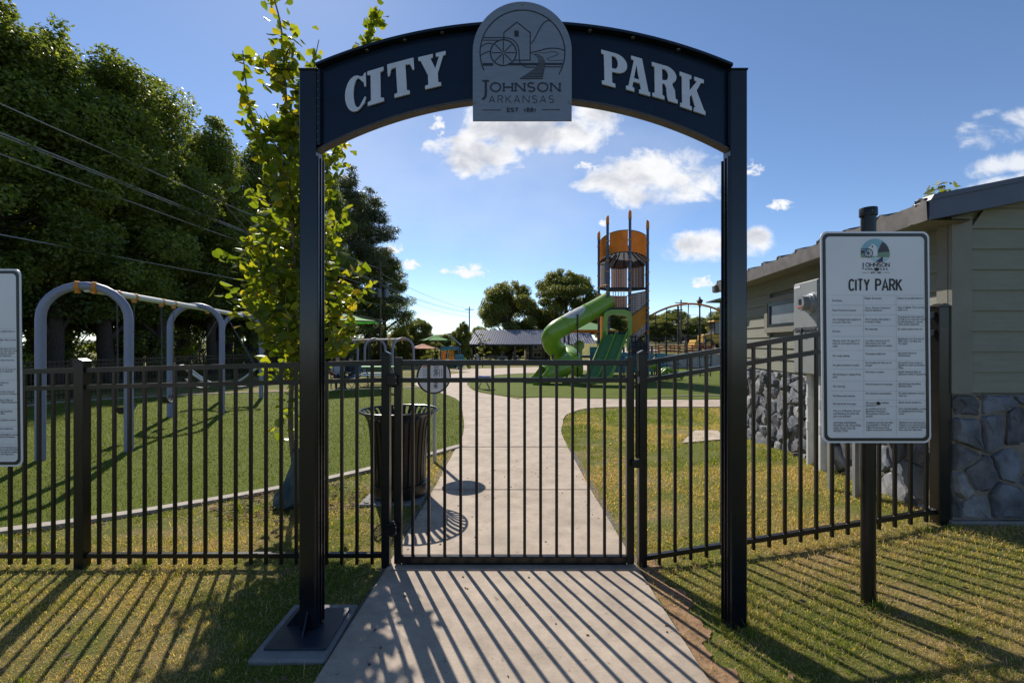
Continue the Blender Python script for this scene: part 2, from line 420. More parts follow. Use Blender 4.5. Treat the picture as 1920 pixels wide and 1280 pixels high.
# ================================================================== ENTRANCE ARCH
def build_arch():
    YF = 2.66
    arch = thing('entrance_arch', 'tall dark blue metal entrance arch reading CITY PARK over the gate', 'arch', (0, YF, 0))
    topz = CAMZ+(HZ-131)/320.6
    for sx, px, nm in ((-1, 576, 'l'), (1, 1386, 'r')):
        cx = (px-960)/F*2.66
        b = MB(); zb = .02 if sx < 0 else tz(cx, 2.7)-.05
        b.cbox((cx, YF+.05, (topz+zb)/2), (.098, .10, topz-zb), .006)
        inn = cx-sx*.049
        for k, (dy, w) in enumerate(((.012, .010), (.05, .014), (.088, .010))):
            b.bb((inn-sx*.014, YF+dy-w/2+.002, zb+.02), (inn, YF+dy+w/2+.002, topz-.5))
        b.bb((inn-sx*.006, YF+.006, zb+.02), (inn-.0, YF+.094, topz-.52))
        b.build('post', 'arch_paint', arch)
        c = MB(); c.cbox((cx, YF+.05, topz+.004), (.106, .108, .012), .003); c.build('post_cap', 'arch_paint', arch)
    d = 2.70; S = F/d
    cxp = 982
    def topy(px): return 50+990-math.sqrt(990**2-(px-cxp)**2)
    def boty(px): return 185+805-math.sqrt(805**2-(px-cxp)**2)
    xs = [597+(1368-597)*i/48 for i in range(49)]
    def W(px, py, y): return Vector(((px-960)/S, y, CAMZ+(HZ-py)/S))
    b = MB()
    poly = [(x, topy(x)+4) for x in xs]+[(x, boty(x)-3) for x in reversed(xs)]
    n = len(xs)
    vs = []
    for y in (2.70, 2.745):
        vs += [W(x, topy(x)+4, y) for x in xs]+[W(x, boty(x)-3, y) for x in xs]
    fs = []
    for i in range(n-1):
        fs += [(i, i+1, n+i+1, n+i), (2*n+i, 3*n+i, 3*n+i+1, 2*n+i+1)]
    b.add(vs, fs); b.build('panel', 'arch_panel', arch)
    def flange(fy, th, ya, yb, name, m):
        q = MB(); vs = []
        for x in xs:
            for (dy, y) in ((0, ya), (0, yb), (th, yb), (th, ya)): vs.append(W(x, fy(x)+dy, y))
        fs = []
        for i in range(n-1):
            for j in range(4): fs.append((4*i+j, 4*i+(j+1) % 4, 4*i+4+(j+1) % 4, 4*i+4+j))
        fs += [(0, 1, 2, 3), tuple(4*(n-1)+j for j in (3, 2, 1, 0))]
        q.add(vs, fs); q.build(name, m, arch)
    flange(lambda x: topy(x)-2, 5, 2.657, 2.765, 'top_flange', 'arch_paint')
    flange(lambda x: boty(x)-2, 4, 2.680, 2.738, 'bottom_flange', 'arch_paint_reflection')
    for px in (600, 1366):                       # bolted end plates
        q = MB(); q.bb(W(px-4, topy(px)+8, 2.672), W(px+4, boty(px)-6, 2.698)); q.build('end_plate', 'arch_paint', arch)
        for k in range(9):
            q = MB(); c = W(px, topy(px)+16+k*15.5, 2.669); q.cyl(c, c+Vector((0, .006, 0)), .006, 8); q.build('bolt', 'steel_dark', arch)
    for i, px in enumerate((690, 760, 830, 1105, 1185, 1270)):
        q = MB(); c = W(px, topy(px)+4.2, 2.68); q.cyl(c, c+Vector((0, 0, -.006)), .012, 8); q.build('bolt', 'bolt_steel', arch)
    # raised letters
    I = [(0, 0), (1, 0), (1, .10), (.80, .13), (.80, .87), (1, .90), (1, 1), (0, 1), (0, .9), (.2, .87), (.2, .13), (0, .10)]
    T = [(.2, 0), (.78, 0), (.78, .10), (.68, .12), (.68, .86), (.86, .84), (.94, .66), (1, .66), (1, 1), (0, 1), (0, .66), (.06, .66), (.14, .84), (.32, .86), (.32, .12), (.2, .10)]
    Y = [(.2, 0), (.78, 0), (.78, .10), (.68, .12), (.68, .40), (.90, .88), (1, .90), (1, 1), (.64, 1), (.64, .90), (.75, .88), (.60, .55), (.44, .88), (.53, .90), (.53, 1), (0, 1), (0, .90), (.08, .88), (.32, .40), (.32, .12), (.2, .1)]
    Cc = el(.5, .5, .5, .5, 62, 300, 30)+[(.93, .17), (1.0, .32), (.93, .33)]+el(.62, .5, .22, .41, 305, 58, 26)+[(.90, .74), (.93, .62), (1, .62), (1, 1), (.93, 1), (.87, .93)]
    Pp = [(0, 0), (.52, 0), (.52, .10), (.40, .12), (.40, .44)]+el(.55, .72, .45, .28, -90, 90, 16)+[(0, 1), (0, .90), (.10, .88), (.10, .12), (0, .10)]
    Ph = [(.40, .54)]+el(.5, .72, .14, .18, -90, 90, 10)+[(.40, .9)]
    A = [(0, 0), (.34, 0), (.34, .1), (.26, .12), (.31, .28), (.58, .28), (.62, .12), (.54, .1), (.54, 0), (1, 0), (1, .1), (.93, .12), (.70, 1), (.25, 1), (.25, .91), (.36, .89), (.10, .12), (0, .1)]
    Ah = [(.34, .38), (.56, .38), (.46, .78)]
    Rr = [(0, 0), (.48, 0), (.48, .1), (.40, .12), (.40, .46), (.5, .46), (.56, .38), (.58, .12), (.64, 0), (1, 0), (1, .1), (.92, .12), (.90, .36), (.80, .49)]+el(.55, .75, .42, .25, -50, 90, 12)+[(0, 1), (0, .9), (.10, .88), (.10, .12), (0, .1)]
    Rh = [(.40, .56)]+el(.5, .73, .14, .16, -90, 90, 10)+[(.40, .89)]
    K = [(0, 0), (.46, 0), (.46, .1), (.38, .12), (.38, .36), (.46, .45), (.60, .12), (.54, .1), (.54, 0), (1, 0), (1, .1), (.95, .12), (.66, .62), (.84, .88), (.95, .90), (.95, 1), (.58, 1), (.58, .9), (.67, .88), (.38, .55), (.38, .88), (.46, .9), (.46, 1), (0, 1), (0, .9), (.08, .88), (.08, .12), (0, .1)]
    for g, h, o, u, v in ((Cc, [], (649, 217), (39, -12), (-1, -66)), (I, [], (691, 201), (30, -9), (-1, -64)), (T, [], (731, 188.5), (49, -13), (-4, -64.5)),
                          (Y, [], (788, 172.5), (51, -12), (-3, -62)), (Pp, [Ph], (1128, 160), (48, 13), (-1.5, -64)), (A, [Ah], (1173, 170), (45, 13), (-2, -66)),
                          (Rr, [Rh], (1222, 183), (47, 13.5), (-1, -64)), (K, [], (1274, 202), (47, 16), (-1, -65))):
        fm = lambda a, b_, c: W(o[0]+u[0]*a+v[0]*b_, o[1]+u[1]*a+v[1]*b_, 2.6915-c)
        glyph_solid(g, h, .009, fm, .0008).build('letter', 'letter_metal', arch)
    # round-topped plaque with the mill emblem
    yp = 2.648; Sp = F/yp
    pl = Plane((0, yp, 0), (1, 0, 0), (0, 0, 1), (0, -1, 0))
    def UV(px, py): return ((px-960)/Sp, CAMZ+(HZ-py)/Sp)
    out = [UV(886.5, 227), UV(1072, 227)]+[UV(979.2+92.8*math.cos(a), 97-93.5*math.sin(a)) for a in [PI*i/40 for i in range(41)]]
    b = MB(); b.prism(out, lambda u, v: Vector((u, yp, v)), lambda u, v: Vector((u, yp+.007, v)))
    pq = b.build('plaque', 'plaque_metal', arch)
    ink = MB()
    def Q(c): return UV(860+c[0]/5.3333, c[1]/5.3333)
    k1 = 1/5.3333/Sp
    def st(pts, w, closed=False): stroke(ink, pl, [Q(p) for p in pts], w*k1, closed=closed)
    st([(638+424*math.cos(math.radians(a)), 528+423*math.sin(math.radians(a))) for a in np.linspace(155, 391, 70)], 11)
    st([(452, 405), (452, 330), (583, 225), (715, 330), (715, 605), (560, 605)], 10)
    fillpoly(ink, pl, [Q(p) for p in ((557, 310), (600, 310), (600, 370), (557, 370))])
    circ = lambda x, y, r, n=40: [(x+r*math.cos(2*PI*i/n), y+r*math.sin(2*PI*i/n)) for i in range(n+1)]
    st(circ(447, 530, 129), 12, True); st(circ(447, 530, 14, 16), 6, True)
    for k in range(8):
        a = PI/4*k; st([(447+22*math.cos(a), 530+22*math.sin(a)), (447+117*math.cos(a), 530+117*math.sin(a))], 9)
    st(crv2([(245, 380), (380, 380), (470, 380), (540, 402), (585, 450), (603, 520), (606, 590), (622, 640), (680, 673), (765, 675)]), 9)
    st([(240, 405), (395, 405)], 8)
    st(crv2([(226, 470), (260, 446), (300, 437), (345, 440)]), 8); st(crv2([(224, 560), (260, 532), (315, 515)]), 8)
    st([(240, 647), (345, 647)], 26); st([(500, 645), (790, 645)], 24); st([(862, 643), (1040, 643)], 20); st([(862, 672), (1034, 672)], 9)
    st(crv2([(722, 440), (760, 390), (800, 310), (840, 245), (880, 214), (920, 208)]), 9)
    st(crv2([(722, 528), (790, 515), (860, 495), (930, 486), (1000, 490), (1055, 507)]), 9)
    st(crv2([(800, 525), (860, 533), (930, 520), (985, 530), (990, 550), (920, 575), (882, 592), (910, 606), (1045, 606)]), 4)
    Lb = [(790, 612), (740, 690), (700, 750), (670, 780), (640, 796), (610, 800), (580, 792), (550, 760), (535, 722)]
    Rb = [(790, 838), (740, 846), (700, 856), (660, 862), (620, 862), (580, 842), (550, 800), (535, 765)]
    def ip(t, y): 
        for (y0, x0), (y1, x1) in zip(t, t[1:]):
            if y1 <= y <= y0: return x0+(x1-x0)*(y-y0)/(y1-y0)
    y = 788; stp = 17.
    while y > 538:
        st([(ip(Lb, y), y), (ip(Rb, y), y)], 2.2+9*((y-530)/260)**2); y -= stp; stp = max(8.5, stp*.94)
    st([(x, y) for y, x in Lb], 3); st([(x, y) for y, x in Rb], 3)
    ink.build('emblem', 'plaque_ink', pq, fixn=False)
    tx = MB()
    def T2(txt, x0, x1, ytop, ybot, w, **kw):
        a = UV(860+x0/5.3333, ybot/5.3333); s = (ybot-ytop)*k1
        strtext(tx, pl, txt, a[0], a[1], s, w*k1, fit=(x1-x0)*k1, **kw)
    a = lambda p: Q(p)
    stroke(tx, pl, [a(p) for p in [(272, 812), (272, 930)]+crv2([(272, 930), (268, 965), (255, 985), (236, 997)])], 22*k1); stroke(tx, pl, [a((237, 812)), a((303, 812))], 18*k1)
    T2('OHNSON', 320, 1012, 832, 918, 14, gap=.26, serif=.16)
    T2('ARKANSAS', 306, 950, 960, 1030, 6, gap=.36)
    T2('EST. 1881', 486, 772, 1084, 1120, 9, gap=.22, serif=.1)
    stroke(tx, pl, [a((238, 1103)), a((425, 1103))], 6*k1); stroke(tx, pl, [a((832, 1099)), a((1015, 1099))], 6*k1)
    tx.build('lettering', 'plaque_ink', pq, fixn=False)
    for c in ((640, 40), (160, 1028), (1112, 1025)):
        u, v = Q(c); q = MB(); q.lathe([(.0001, .006), (.006, .005), (.009, 0)], n=12)
        q.v = [(u+p[0], yp-p[2], v+p[1]) for p in q.v]; q.build('bolt', 'bolt_steel', pq, smooth=True)
    # base plate of the left post
    q = MB(); q.cbox((-1.196, 2.695, .024), (.342, .39, .014), .003); q.build('base_plate', 'plate_slate', arch)
    q = MB()
    q.prism([(0, 0), (.09, 0), (0, .11)], lambda u, v: Vector((-1.25-u, 2.70, .03+v)), lambda u, v: Vector((-1.25-u, 2.71, .03+v)))
    q.build('gusset', 'arch_paint', arch); q = MB()
    q.prism([(0, 0), (.07, 0), (0, .11)], lambda u, v: Vector((-1.20, 2.66-u, .03+v)), lambda u, v: Vector((-1.19, 2.66-u, .03+v)))
    q.build('gusset', 'arch_paint', arch)
    f = MB(); f.cbox((-1.205, 2.69, -.02), (.42, .53, .075), .012)
    o = f.build('concrete_footing', 'concrete_pad'); tag(o, 'low grey concrete footing under the left arch post beside the path', 'footing')
def crv2(pts, n=6): return [(p.x, p.y) for p in crv([(*p, 0) for p in pts], n)]
build_arch()

# ================================================================== FENCE AND GATE
def picket_mesh():
    b = MB(); b.cbox((0, 0, .75), (.024, .024, 1.5), .003)
    return b
def fence(name, label, a, bx, top0, top1, bot0, bot1, xs, posts, skipcap=False):
    """a=(x,y) start, bx=(x,y) end; top/bot heights at both ends"""
    x0, y0 = a; x1, y1 = bx
    root = thing(name, label, 'fence', (x0, y0, bot0))
    def at(x): 
        t = (x-x0)/(x1-x0); return y0+(y1-y0)*t, top0+(top1-top0)*t, bot0+(bot1-bot0)*t
    for nm, dz, h in (('top_rail', -.019, .038), ('middle_rail', -.152, .034), ('bottom_rail', None, .034)):
        b = MB(); p = []
        for x in (x0, x1):
            y, t, bo = at(x); p.append(Vector((x, y, t+dz if dz is not None else bo+.072)))
        b.bar(p[0], p[1], .036, h); b.build(nm, 'black_paint', root)
    me = None
    for x in xs:
        y, t, bo = at(x)
        if me is None:
            b = MB(); b.cbox((0, 0, .5), (.023, .023, 1.), .0025); o = b.build('picket', 'black_paint', root, local=True); me = o
        else:
            o = me.copy(); COL.objects.link(o); o.parent = root
        o.location = Vector((x, y, bo))-Vector(root.location); o.scale = (1, 1, t-.03-bo)
    for x, w, dz in posts:
        y, t, bo = at(x)
        b = MB(); zb = bo-.08; zt = t+dz
        b.cbox((x, y, (zb+zt)/2), (w, w, zt-zb), .004); p = b.build('post', 'black_paint', root)
        c = MB(); c.cbox((x, y, zt+.004), (w+.010, w+.010, .012), .002)
        c.prism([(-w/2-.002, 0), (w/2+.002, 0), (0, .018)], lambda u, v: Vector((x+u, y-w/2, zt+.010+v)), lambda u, v: Vector((x+u, y+w/2, zt+.010+v)))
        c.build('post_cap', 'black_paint', p)
    return root
g0 = lambda px, d=3.48: (px-960)/F*d
lx = []
for px in [186+28.44*k for k in range(19)]+[127-26.9*k for k in range(14)]:
    x = -.99; 
    for _ in range(6): x = (px-960)/F*(3.48-.045*(x+.98))
    lx.append(x)
xl = (161.5-960)/F*3.62; xl0 = -5.35
fl = fence('metal_fence', 'black metal picket fence panel left of the gate, behind the left arch post', (xl0, 3.48-.045*(xl0+.98)), (-.975, 3.48), 1.578+.0265*(xl0+.98), 1.578, .019+.022*(xl0+.98), .019, lx,
      [(xl, .076, .045), (-.961, .062, .04)])
rx = []
for k in range(18):
    px = 1236+29.45*k; x = 2
    for _ in range(6): x = (px-960)/F*(3.48-.0275*(x-1.0))
    if abs(px-1207) > 14: rx.append(x)
fr = fence('metal_fence', 'black metal picket fence climbing from the gate to the building corner on the right', (1.0, 3.48), (3.2, 3.42), 1.572, 1.945, -.005, .38, rx,
      [(.995+.0, .062, .055), (3.215, .085, .03)])
gate = thing('park_gate', 'closed black metal picket gate across the concrete path', 'gate', (0, 3.48, .02))
b = MB()
zt = 1.578; xa = (747-960)/F*3.48; xb = (1181-960)/F*3.48
for x in (xa, xb): b.cbox((x, 3.48, (.03+1.60)/2), (.056, .05, 1.60-.03), .004)
b.cbox(((xa+xb)/2, 3.48, zt-.02), (xb-xa-.056, .044, .04), .003)
b.cbox(((xa+xb)/2, 3.48, zt-.152), (xb-xa-.056, .036, .036), .003)
b.cbox(((xa+xb)/2, 3.48, .062), (xb-xa-.056, .044, .05), .003)
b.cbox(((xa+xb)/2, 3.485, .028), (xb-xa-.056, .03, .018), .003)
b.build('frame', 'black_paint', gate)
first = None
for k in range(14):
    x = (774+29.95*k-960)/F*3.48
    if first is None:
        q = MB(); q.cbox((0, 0, .5), (.022, .022, 1), .0025); first = q.build('picket', 'black_paint', gate, local=True); o = first
    else: o = first.copy(); COL.objects.link(o); o.parent = gate
    o.location = (x, 0, .05); o.scale = (1, 1, zt-.09)
for z in (1.43, .31):
    q = MB(); q.cbox((-.905, 3.432, z), (.075, .05, .085), .006); q.cyl((-.905, 3.432, z-.055), (-.905, 3.432, z+.055), .017, 10)
    q.cbox((-.935, 3.445, z), (.05, .02, .07), .003); h = q.build('hinge', 'black_paint', gate)
    for dz in (-.022, .022): q = MB(); q.sphere((-.87, 3.405, z+dz), .007, 5); q.build('bolt', 'bolt_steel', h)
q = MB(); q.cbox((.945, 3.436, 1.15), (.022, .035, .62), .005); q.cyl((.945, 3.436, 1.44), (.945, 3.436, 1.50), .015, 10)
q.cbox((.935, 3.43, .80), (.07, .05, .055), .005); la = q.build('latch', 'black_paint', gate)
q = MB(); q.cbox((.948, 3.415, 1.43), (.016, .012, .055), .003); q.build('keyhole_plate', 'bolt_steel', la)

# ================================================================== RULES SIGNS
def build_rules():
    d = 2.65; S = F/d; cx, cy = 1642, 632
    c = P(cx, cy, d); xb = (1628-960)/F*2.72
    root = thing('rules_sign', 'white rules sign headed CITY PARK on a round black post before the building', 'sign', (xb, 2.72, tz(xb, 2.72)))
    q = MB(); zt = CAMZ+(HZ-392)/F*2.72
    q.cyl((xb, 2.72, -.1+tz(xb, 2.7)), (xb, 2.72, zt), .038, 28)
    q.build('post', 'black_paint', root, smooth=True)
    q = MB(); q.lathe([(.042, 0), (.046, .004), (.046, .045), (.0445, .05), (.001, .052)], (xb, 2.72, zt-.045), 28); cp = q.build('post_cap', 'black_paint', root, smooth=True)
    q = MB(); q.sphere((xb-.012, 2.72-.0455, zt-.022), .004, 5); q.build('cap_screw', 'bolt_steel', cp)
    pl = Plane(c, (1, 0, 0), (0, 0, 1), (0, -1, 0))
    U = lambda px, py: ((px-cx)/S, -(py-cy)/S)
    def rr(x0, y0, x1, y1, r, n=7):
        o = []
        for (ax, ay, a0) in ((x1-r, y0+r, 0), (x0+r, y0+r, 90), (x0+r, y1-r, 180), (x1-r, y1-r, 270)):
            for i in range(n+1):
                a = math.radians(a0+90*i/n); o.append((ax+r*math.cos(a), ay-r*math.sin(a)))
        return o
    lean = lambda px, py: U(px-(632-py)*.010, py)
    q = MB(); pts = [lean(*p) for p in rr(1540, 434, 1744, 830, 13)]
    q.prism(pts, lambda u, v: pl(u, v, 0), lambda u, v: pl(u, v, -.004)); panel = q.build('panel', 'sign_white', root)
    q = MB(); a = [lean(*p) for p in rr(1543.5, 437.5, 1740.5, 826.5, 11)]; b_ = [lean(*p) for p in rr(1549.5, 443.5, 1734.5, 820.5, 8)]
    n = len(a); q.add([pl(*p, .0012) for p in a]+[pl(*p, .0012) for p in b_], [(i, (i+1) % n, n+(i+1) % n, n+i) for i in range(n)])
    q.build('border', 'sign_black', panel, fixn=False)
    G = lambda cxx, cyy: lean(1500+cxx/2.6667, 380+cyy/2.6667)
    q = MB(); k = 1/S
    a = lean(1593, 544.5); strtext(q, pl, 'CITY', a[0], a[1], 20.5*k, 3.3*k, gap=.26, fit=37*k)
    a = lean(1643, 544.5); strtext(q, pl, 'PARK', a[0], a[1], 20.5*k, 3.3*k, gap=.24, fit=48*k)
    q.build('heading', 'sign_ink', panel, fixn=False)
    q = MB()
    for y in (463, 512, 560, 615, 668, 738, 788, 832, 892, 940, 985, 1018, 1083): stroke(q, pl, [G(155, y), G(632, y)], .5*k, .0008)
    for x in (320, 482): stroke(q, pl, [G(x, 463), G(x-6, 1160)], .5*k, .0008)
    q.build('grid_lines', 'sign_rule', panel, fixn=False)
    rows = [
     [(490, 'Park Rules'), (538, 'Hours Sunrise to Sunset.'), (584, 'Use of playground equipment|is at your own risk.'), (643, 'No pets'), (690, 'Anyone under the age of 12|must be accompanied by an|adult.'), (765, 'No rough playing'), (812, 'No glass containers in park'), (858, 'No Smoking or vaping of any|kind'), (918, 'No Littering'), (966, 'No Motorized vehicles'), (1005, 'No Alcoholic beverages'), (1040, 'The use of Bicycles, Scooter|and Skateboards inside the|park is prohibited.'), (1100, 'ANYONE DAMAGING|PROPERTY OR VIOLATING|PARK RULES WILL BE|PROSECUTED')],
     [(478, 'Reglas del parque'), (526, 'Horas: Desde el amanecer|hasta el atardecer'), (583, 'Use el equipo del parque a|su propio riesgo'), (632, 'No mascotas'), (690, 'Los niños menores de 12|años tienen que estar|acompañados por un adulto'), (755, 'No juegos peligrosos'), (800, 'No botellas de vidrio en el|parque'), (846, 'No fumar ni vapear'), (907, 'No tire basura en el parque'), (953, 'No vehiculos motorizados'), (1000, 'No se permiten bebidas|alcohólicas'), (1030, 'Se prohibe el uso de|Bicicletas, Patinetas y|Monopatines dentro del|parque.'), (1098, 'Cualquier persona que dañe|la propiedad o infrinja las|reglas del parque estará|sujeto a una acción judicial')],
     [(478, 'Kakien ko an jikin kukre in.'), (524, 'Awa in bellok: Tak in al nan|tulok in al.'), (571, 'Kojerbal kein ikure kein ilo|am jela ko ne enaj wor menin|jorrakkukulata ko, enij am|make jarbat lokjonaen.'), (632, 'En ejelok menin mour ko.'), (680, 'Ejjabdewot eo 12 an yio ak|ddrik latlon, ej aikuj wor|rito ippan.'), (752, 'Jab kotlok ikure ko|rekauwotata.'), (800, 'Jab kotlok ninen mona ak|ejabdewot men ko komaan jen|kilaaj.'), (845, 'Ejelok kobaatat jikka ak|jabdewot menin kobaatat ko.'), (905, 'Jab kokwojej ak julobej|jabdewot jikin.'), (952, 'En ejelok jabdewot wawen|ettor ko.'), (998, 'Ejelok dennin kadok ko.'), (1030, 'Emo kojerbal baijkol, scooter,|im skateboard ko ilowaan|mede.'), (1098, 'Ejabdewot eo enij kojoraan|mweien in im men ko ilowin|melan in, ak ejab bon kakien|kein, enij wor kaje nane.')]]
    q = MB()
    for col, x0, dy in zip(rows, (160, 323, 487), (13.5, 12.2, 12)):
        for y, t in col:
            for i, ln in enumerate(t.split('|')):
                u, v = G(x0+2, y+dy*i+4); fonttext(q, pl, ln, u, v, 5.6*k, sx=.80 if ln.upper() != ln else .78)
    q.build('rules_text', 'sign_ink', panel, fixn=False)
    # colour emblem
    H = lambda a, b_: lean(1540+a/9.844, 430+b_/9.844)
    def fill(name, m, polys, h):
        q = MB()
        for p in polys: fillpoly(q, pl, [H(*x) for x in p], h)
        return q.build(name, m, panel, fixn=False)
    C = lambda a0, a1, r=267: [(1008+r*math.cos(math.radians(a)), 440+r*math.sin(math.radians(a))) for a in np.linspace(a0, a1, 24)]
    fill('emblem_sky', 'logo_blue', [C(178, 362)], .0008)
    fill('emblem_mill', 'sign_white', [[(870, 350), (960, 262), (1045, 330), (1045, 490), (870, 490)]], .0012)
    fill('emblem_hills', 'logo_dark', [[(1055, 435), (1070, 370), (1110, 280), (1145, 232), (1200, 270), (1245, 335), (1272, 415), (1180, 420)], ], .0016)
    fill('emblem_bank', 'logo_dark', [[(742, 390), (800, 385), (810, 440), (742, 440)]], .0016); fill('emblem_window', 'logo_dark', [[(942, 300), (965, 300), (965, 338), (942, 338)]], .0016)
    fill('emblem_meadow', 'logo_green', [[(742, 445), (800, 440), (830, 515), (750, 518)], [(1055, 438), (1180, 418), (1273, 418), (1270, 515), (1000, 515), (1060, 480)], [(750, 500), (1000, 500), (990, 520), (755, 520)]], .002)
    fill('emblem_river', 'logo_river', [[(900, 530), (1265, 525), (1220, 580), (1160, 605), (1000, 590)]], .0008)
    q = MB()
    stroke(q, pl, [H(880+78*math.cos(a), 440+78*math.sin(a)) for a in np.linspace(0, 2*PI, 30)], 13*k/9.844, .0024, True)
    for i in range(8):
        a = PI/4*i; stroke(q, pl, [H(880, 440), H(880+72*math.cos(a), 440+72*math.sin(a))], 8*k/9.844, .0024)
    stroke(q, pl, [H(742, 360), H(900, 360), H(950, 400)], 11*k/9.844, .0024)
    fillpoly(q, pl, [H(*p) for p in ((1005, 607), (1100, 530), (1145, 500), (1142, 607))], .0024)
    u, v = H(830, 690); strtext(q, pl, 'OHNSON', u, v, 70*k/9.844, 12*k/9.844, gap=.2, serif=.13, fit=435*k/9.844)
    stroke(q, pl, [H(782, 615), H(782, 715), H(768, 738)], 15*k/9.844)
    u, v = H(812, 752); strtext(q, pl, 'ARKANSAS', u, v, 38*k/9.844, 7*k/9.844, gap=.4, fit=420*k/9.844)
    u, v = H(930, 812); strtext(q, pl, 'EST. 1881', u, v, 28*k/9.844, 7*k/9.844, gap=.22, fit=185*k/9.844)
    stroke(q, pl, [H(770, 798), H(890, 798)], 6*k/9.844); stroke(q, pl, [H(1150, 797), H(1275, 797)], 6*k/9.844)
    q.build('emblem_lettering', 'logo_ink', panel, fixn=False)
    for p in ((1643.5, 505), (1646.5, 756)):
        u, v = U(*p); q = MB(); q.lathe([(.0001, .008), (.009, .006), (.011, 0)], n=12); o = pl(u, v, .0)
        q.v = [(o.x+a_[0], o.y-.001-a_[2], o.z+a_[1]) for a_ in q.v]; q.build('bolt', 'rubber', panel, smooth=True)
    return root
sign = build_rules()
s2 = copy_tree(sign); s2.location = Vector(s2.location)+Vector((-5.49, .186, -.187))
s2['label'] = 'white rules sign cut off by the left edge, in front of the left fence'

# ================================================================== BIN, WELCOME SIGN
tc = Vector((-1.275, 5.15, .03))
can = thing('trash_can', 'black slatted steel trash can with flared rim beside the path', 'trash can', tc)
prof = [(.295, .10), (.30, .3), (.315, .55), (.335, .76), (.365, .86), (.43, .925)]
def profr(z):
    for (r0, z0), (r1, z1) in zip(prof, prof[1:]):
        if z0 <= z <= z1: return r0+(r1-r0)*(z-z0)/(z1-z0)
    return prof[-1][0]
q = MB(); NS = 34
sp = crv([(r, 0, z) for r, z in prof], 4)
for k in range(NS):
    a = 2*PI*k/NS; ca, sa = math.cos(a), math.sin(a); hw = .019
    vs = []
    for p in sp:
        for dr in (0, -.007):
            for t in (-hw, hw): vs.append(tc+Vector(((p.x+dr)*ca-t*sa, (p.x+dr)*sa+t*ca, p.z)))
    fs = []
    for i in range(len(sp)-1):
        o = 4*i; fs += [(o, o+1, o+5, o+4), (o+2, o+6, o+7, o+3), (o, o+4, o+6, o+2), (o+1, o+3, o+7, o+5)]
    q.add(vs, fs)
q.build('slat_basket', 'black_paint', can)
q = MB(); q.tube([tc+Vector((.43*math.cos(2*PI*i/40), .43*math.sin(2*PI*i/40), .925)) for i in range(40)], .013, 8, closed=True); q.build('rim', 'black_paint', can, smooth=True)
q = MB(); q.lathe([(.29, .0), (.305, .002), (.315, .01), (.315, .125), (.30, .13), (.28, .12)], tc, 40); q.build('base_ring', 'black_paint', can, smooth=True)
q = MB(); q.lathe([(.26, .10), (.275, .78), (.285, .83), (.275, .845), (.255, .82), (.25, .12), (.001, .11)], tc, 36); q.build('liner', 'rubber', can, smooth=True)
q = MB()
for z in (.28, .62): q.tube([tc+Vector(((profr(z)-.012)*math.cos(2*PI*i/36), (profr(z)-.012)*math.sin(2*PI*i/36), z)) for i in range(36)], .007, 6, closed=True)
q.build('hoop', 'black_paint', can)
q = MB(); q.cbox((-1.29, 5.13, -.03), (.66, .70, .09), .01); tag(q.build('concrete_pad', 'concrete_pad'), 'small grey concrete pad under the slatted trash can', 'pad')
wx = (815-960)/F*6.56
ws = thing('welcome_sign', 'round white sign with black rim reading Welcome sideways, beyond the trash can', 'sign', (wx, 6.56, 0))
yaw = math.radians(28); u_ = Vector((math.cos(yaw), math.sin(yaw), 0)); w_ = Vector((math.sin(yaw), -math.cos(yaw), 0)); v_ = Vector((0, 0, 1))
cc = Vector((wx, 6.52, CAMZ-(705-HZ)/F*6.52)); pl = Plane(cc, u_, v_, w_)
q = MB(); q.cyl((wx, 6.56, -.1), (wx, 6.56, cc.z+.2), .028, 14); q.build('post', 'galv', ws, smooth=True)
R = .255
disc = lambda r, n=48: [(r*math.cos(2*PI*i/n), r*math.sin(2*PI*i/n)) for i in range(n)]
q = MB(); q.prism(disc(R), lambda u, v: pl(u, v, .0), lambda u, v: pl(u, v, -.02)); dk = q.build('disc', 'sign_black', ws)
q = MB(); fillpoly(q, pl, disc(R-.022), .001); q.build('disc_face', 'sign_white', dk, fixn=False)
q = MB(); pr = Plane(cc, -v_, u_, w_)
strtext(q, pr, 'Welcome', -.17, -.005, .075, .011, gap=.16, h=.003, fit=.34)
for k in range(4): stroke(q, pr, [(-.1, .08+.03*k), (.06-.03*k, .08+.03*k)], .006, .003)
for k in range(7): stroke(q, pl, [(-.17, .10-.028*k), (-.05, .10-.028*k)], .006, .003)
q.build('lettering', 'sign_ink', dk, fixn=False)
q = MB(); stroke(q, pl, [(-.17, .14), (-.05, .14)], .018, .003); q.build('title_bar', 'orange_paint', dk, fixn=False)

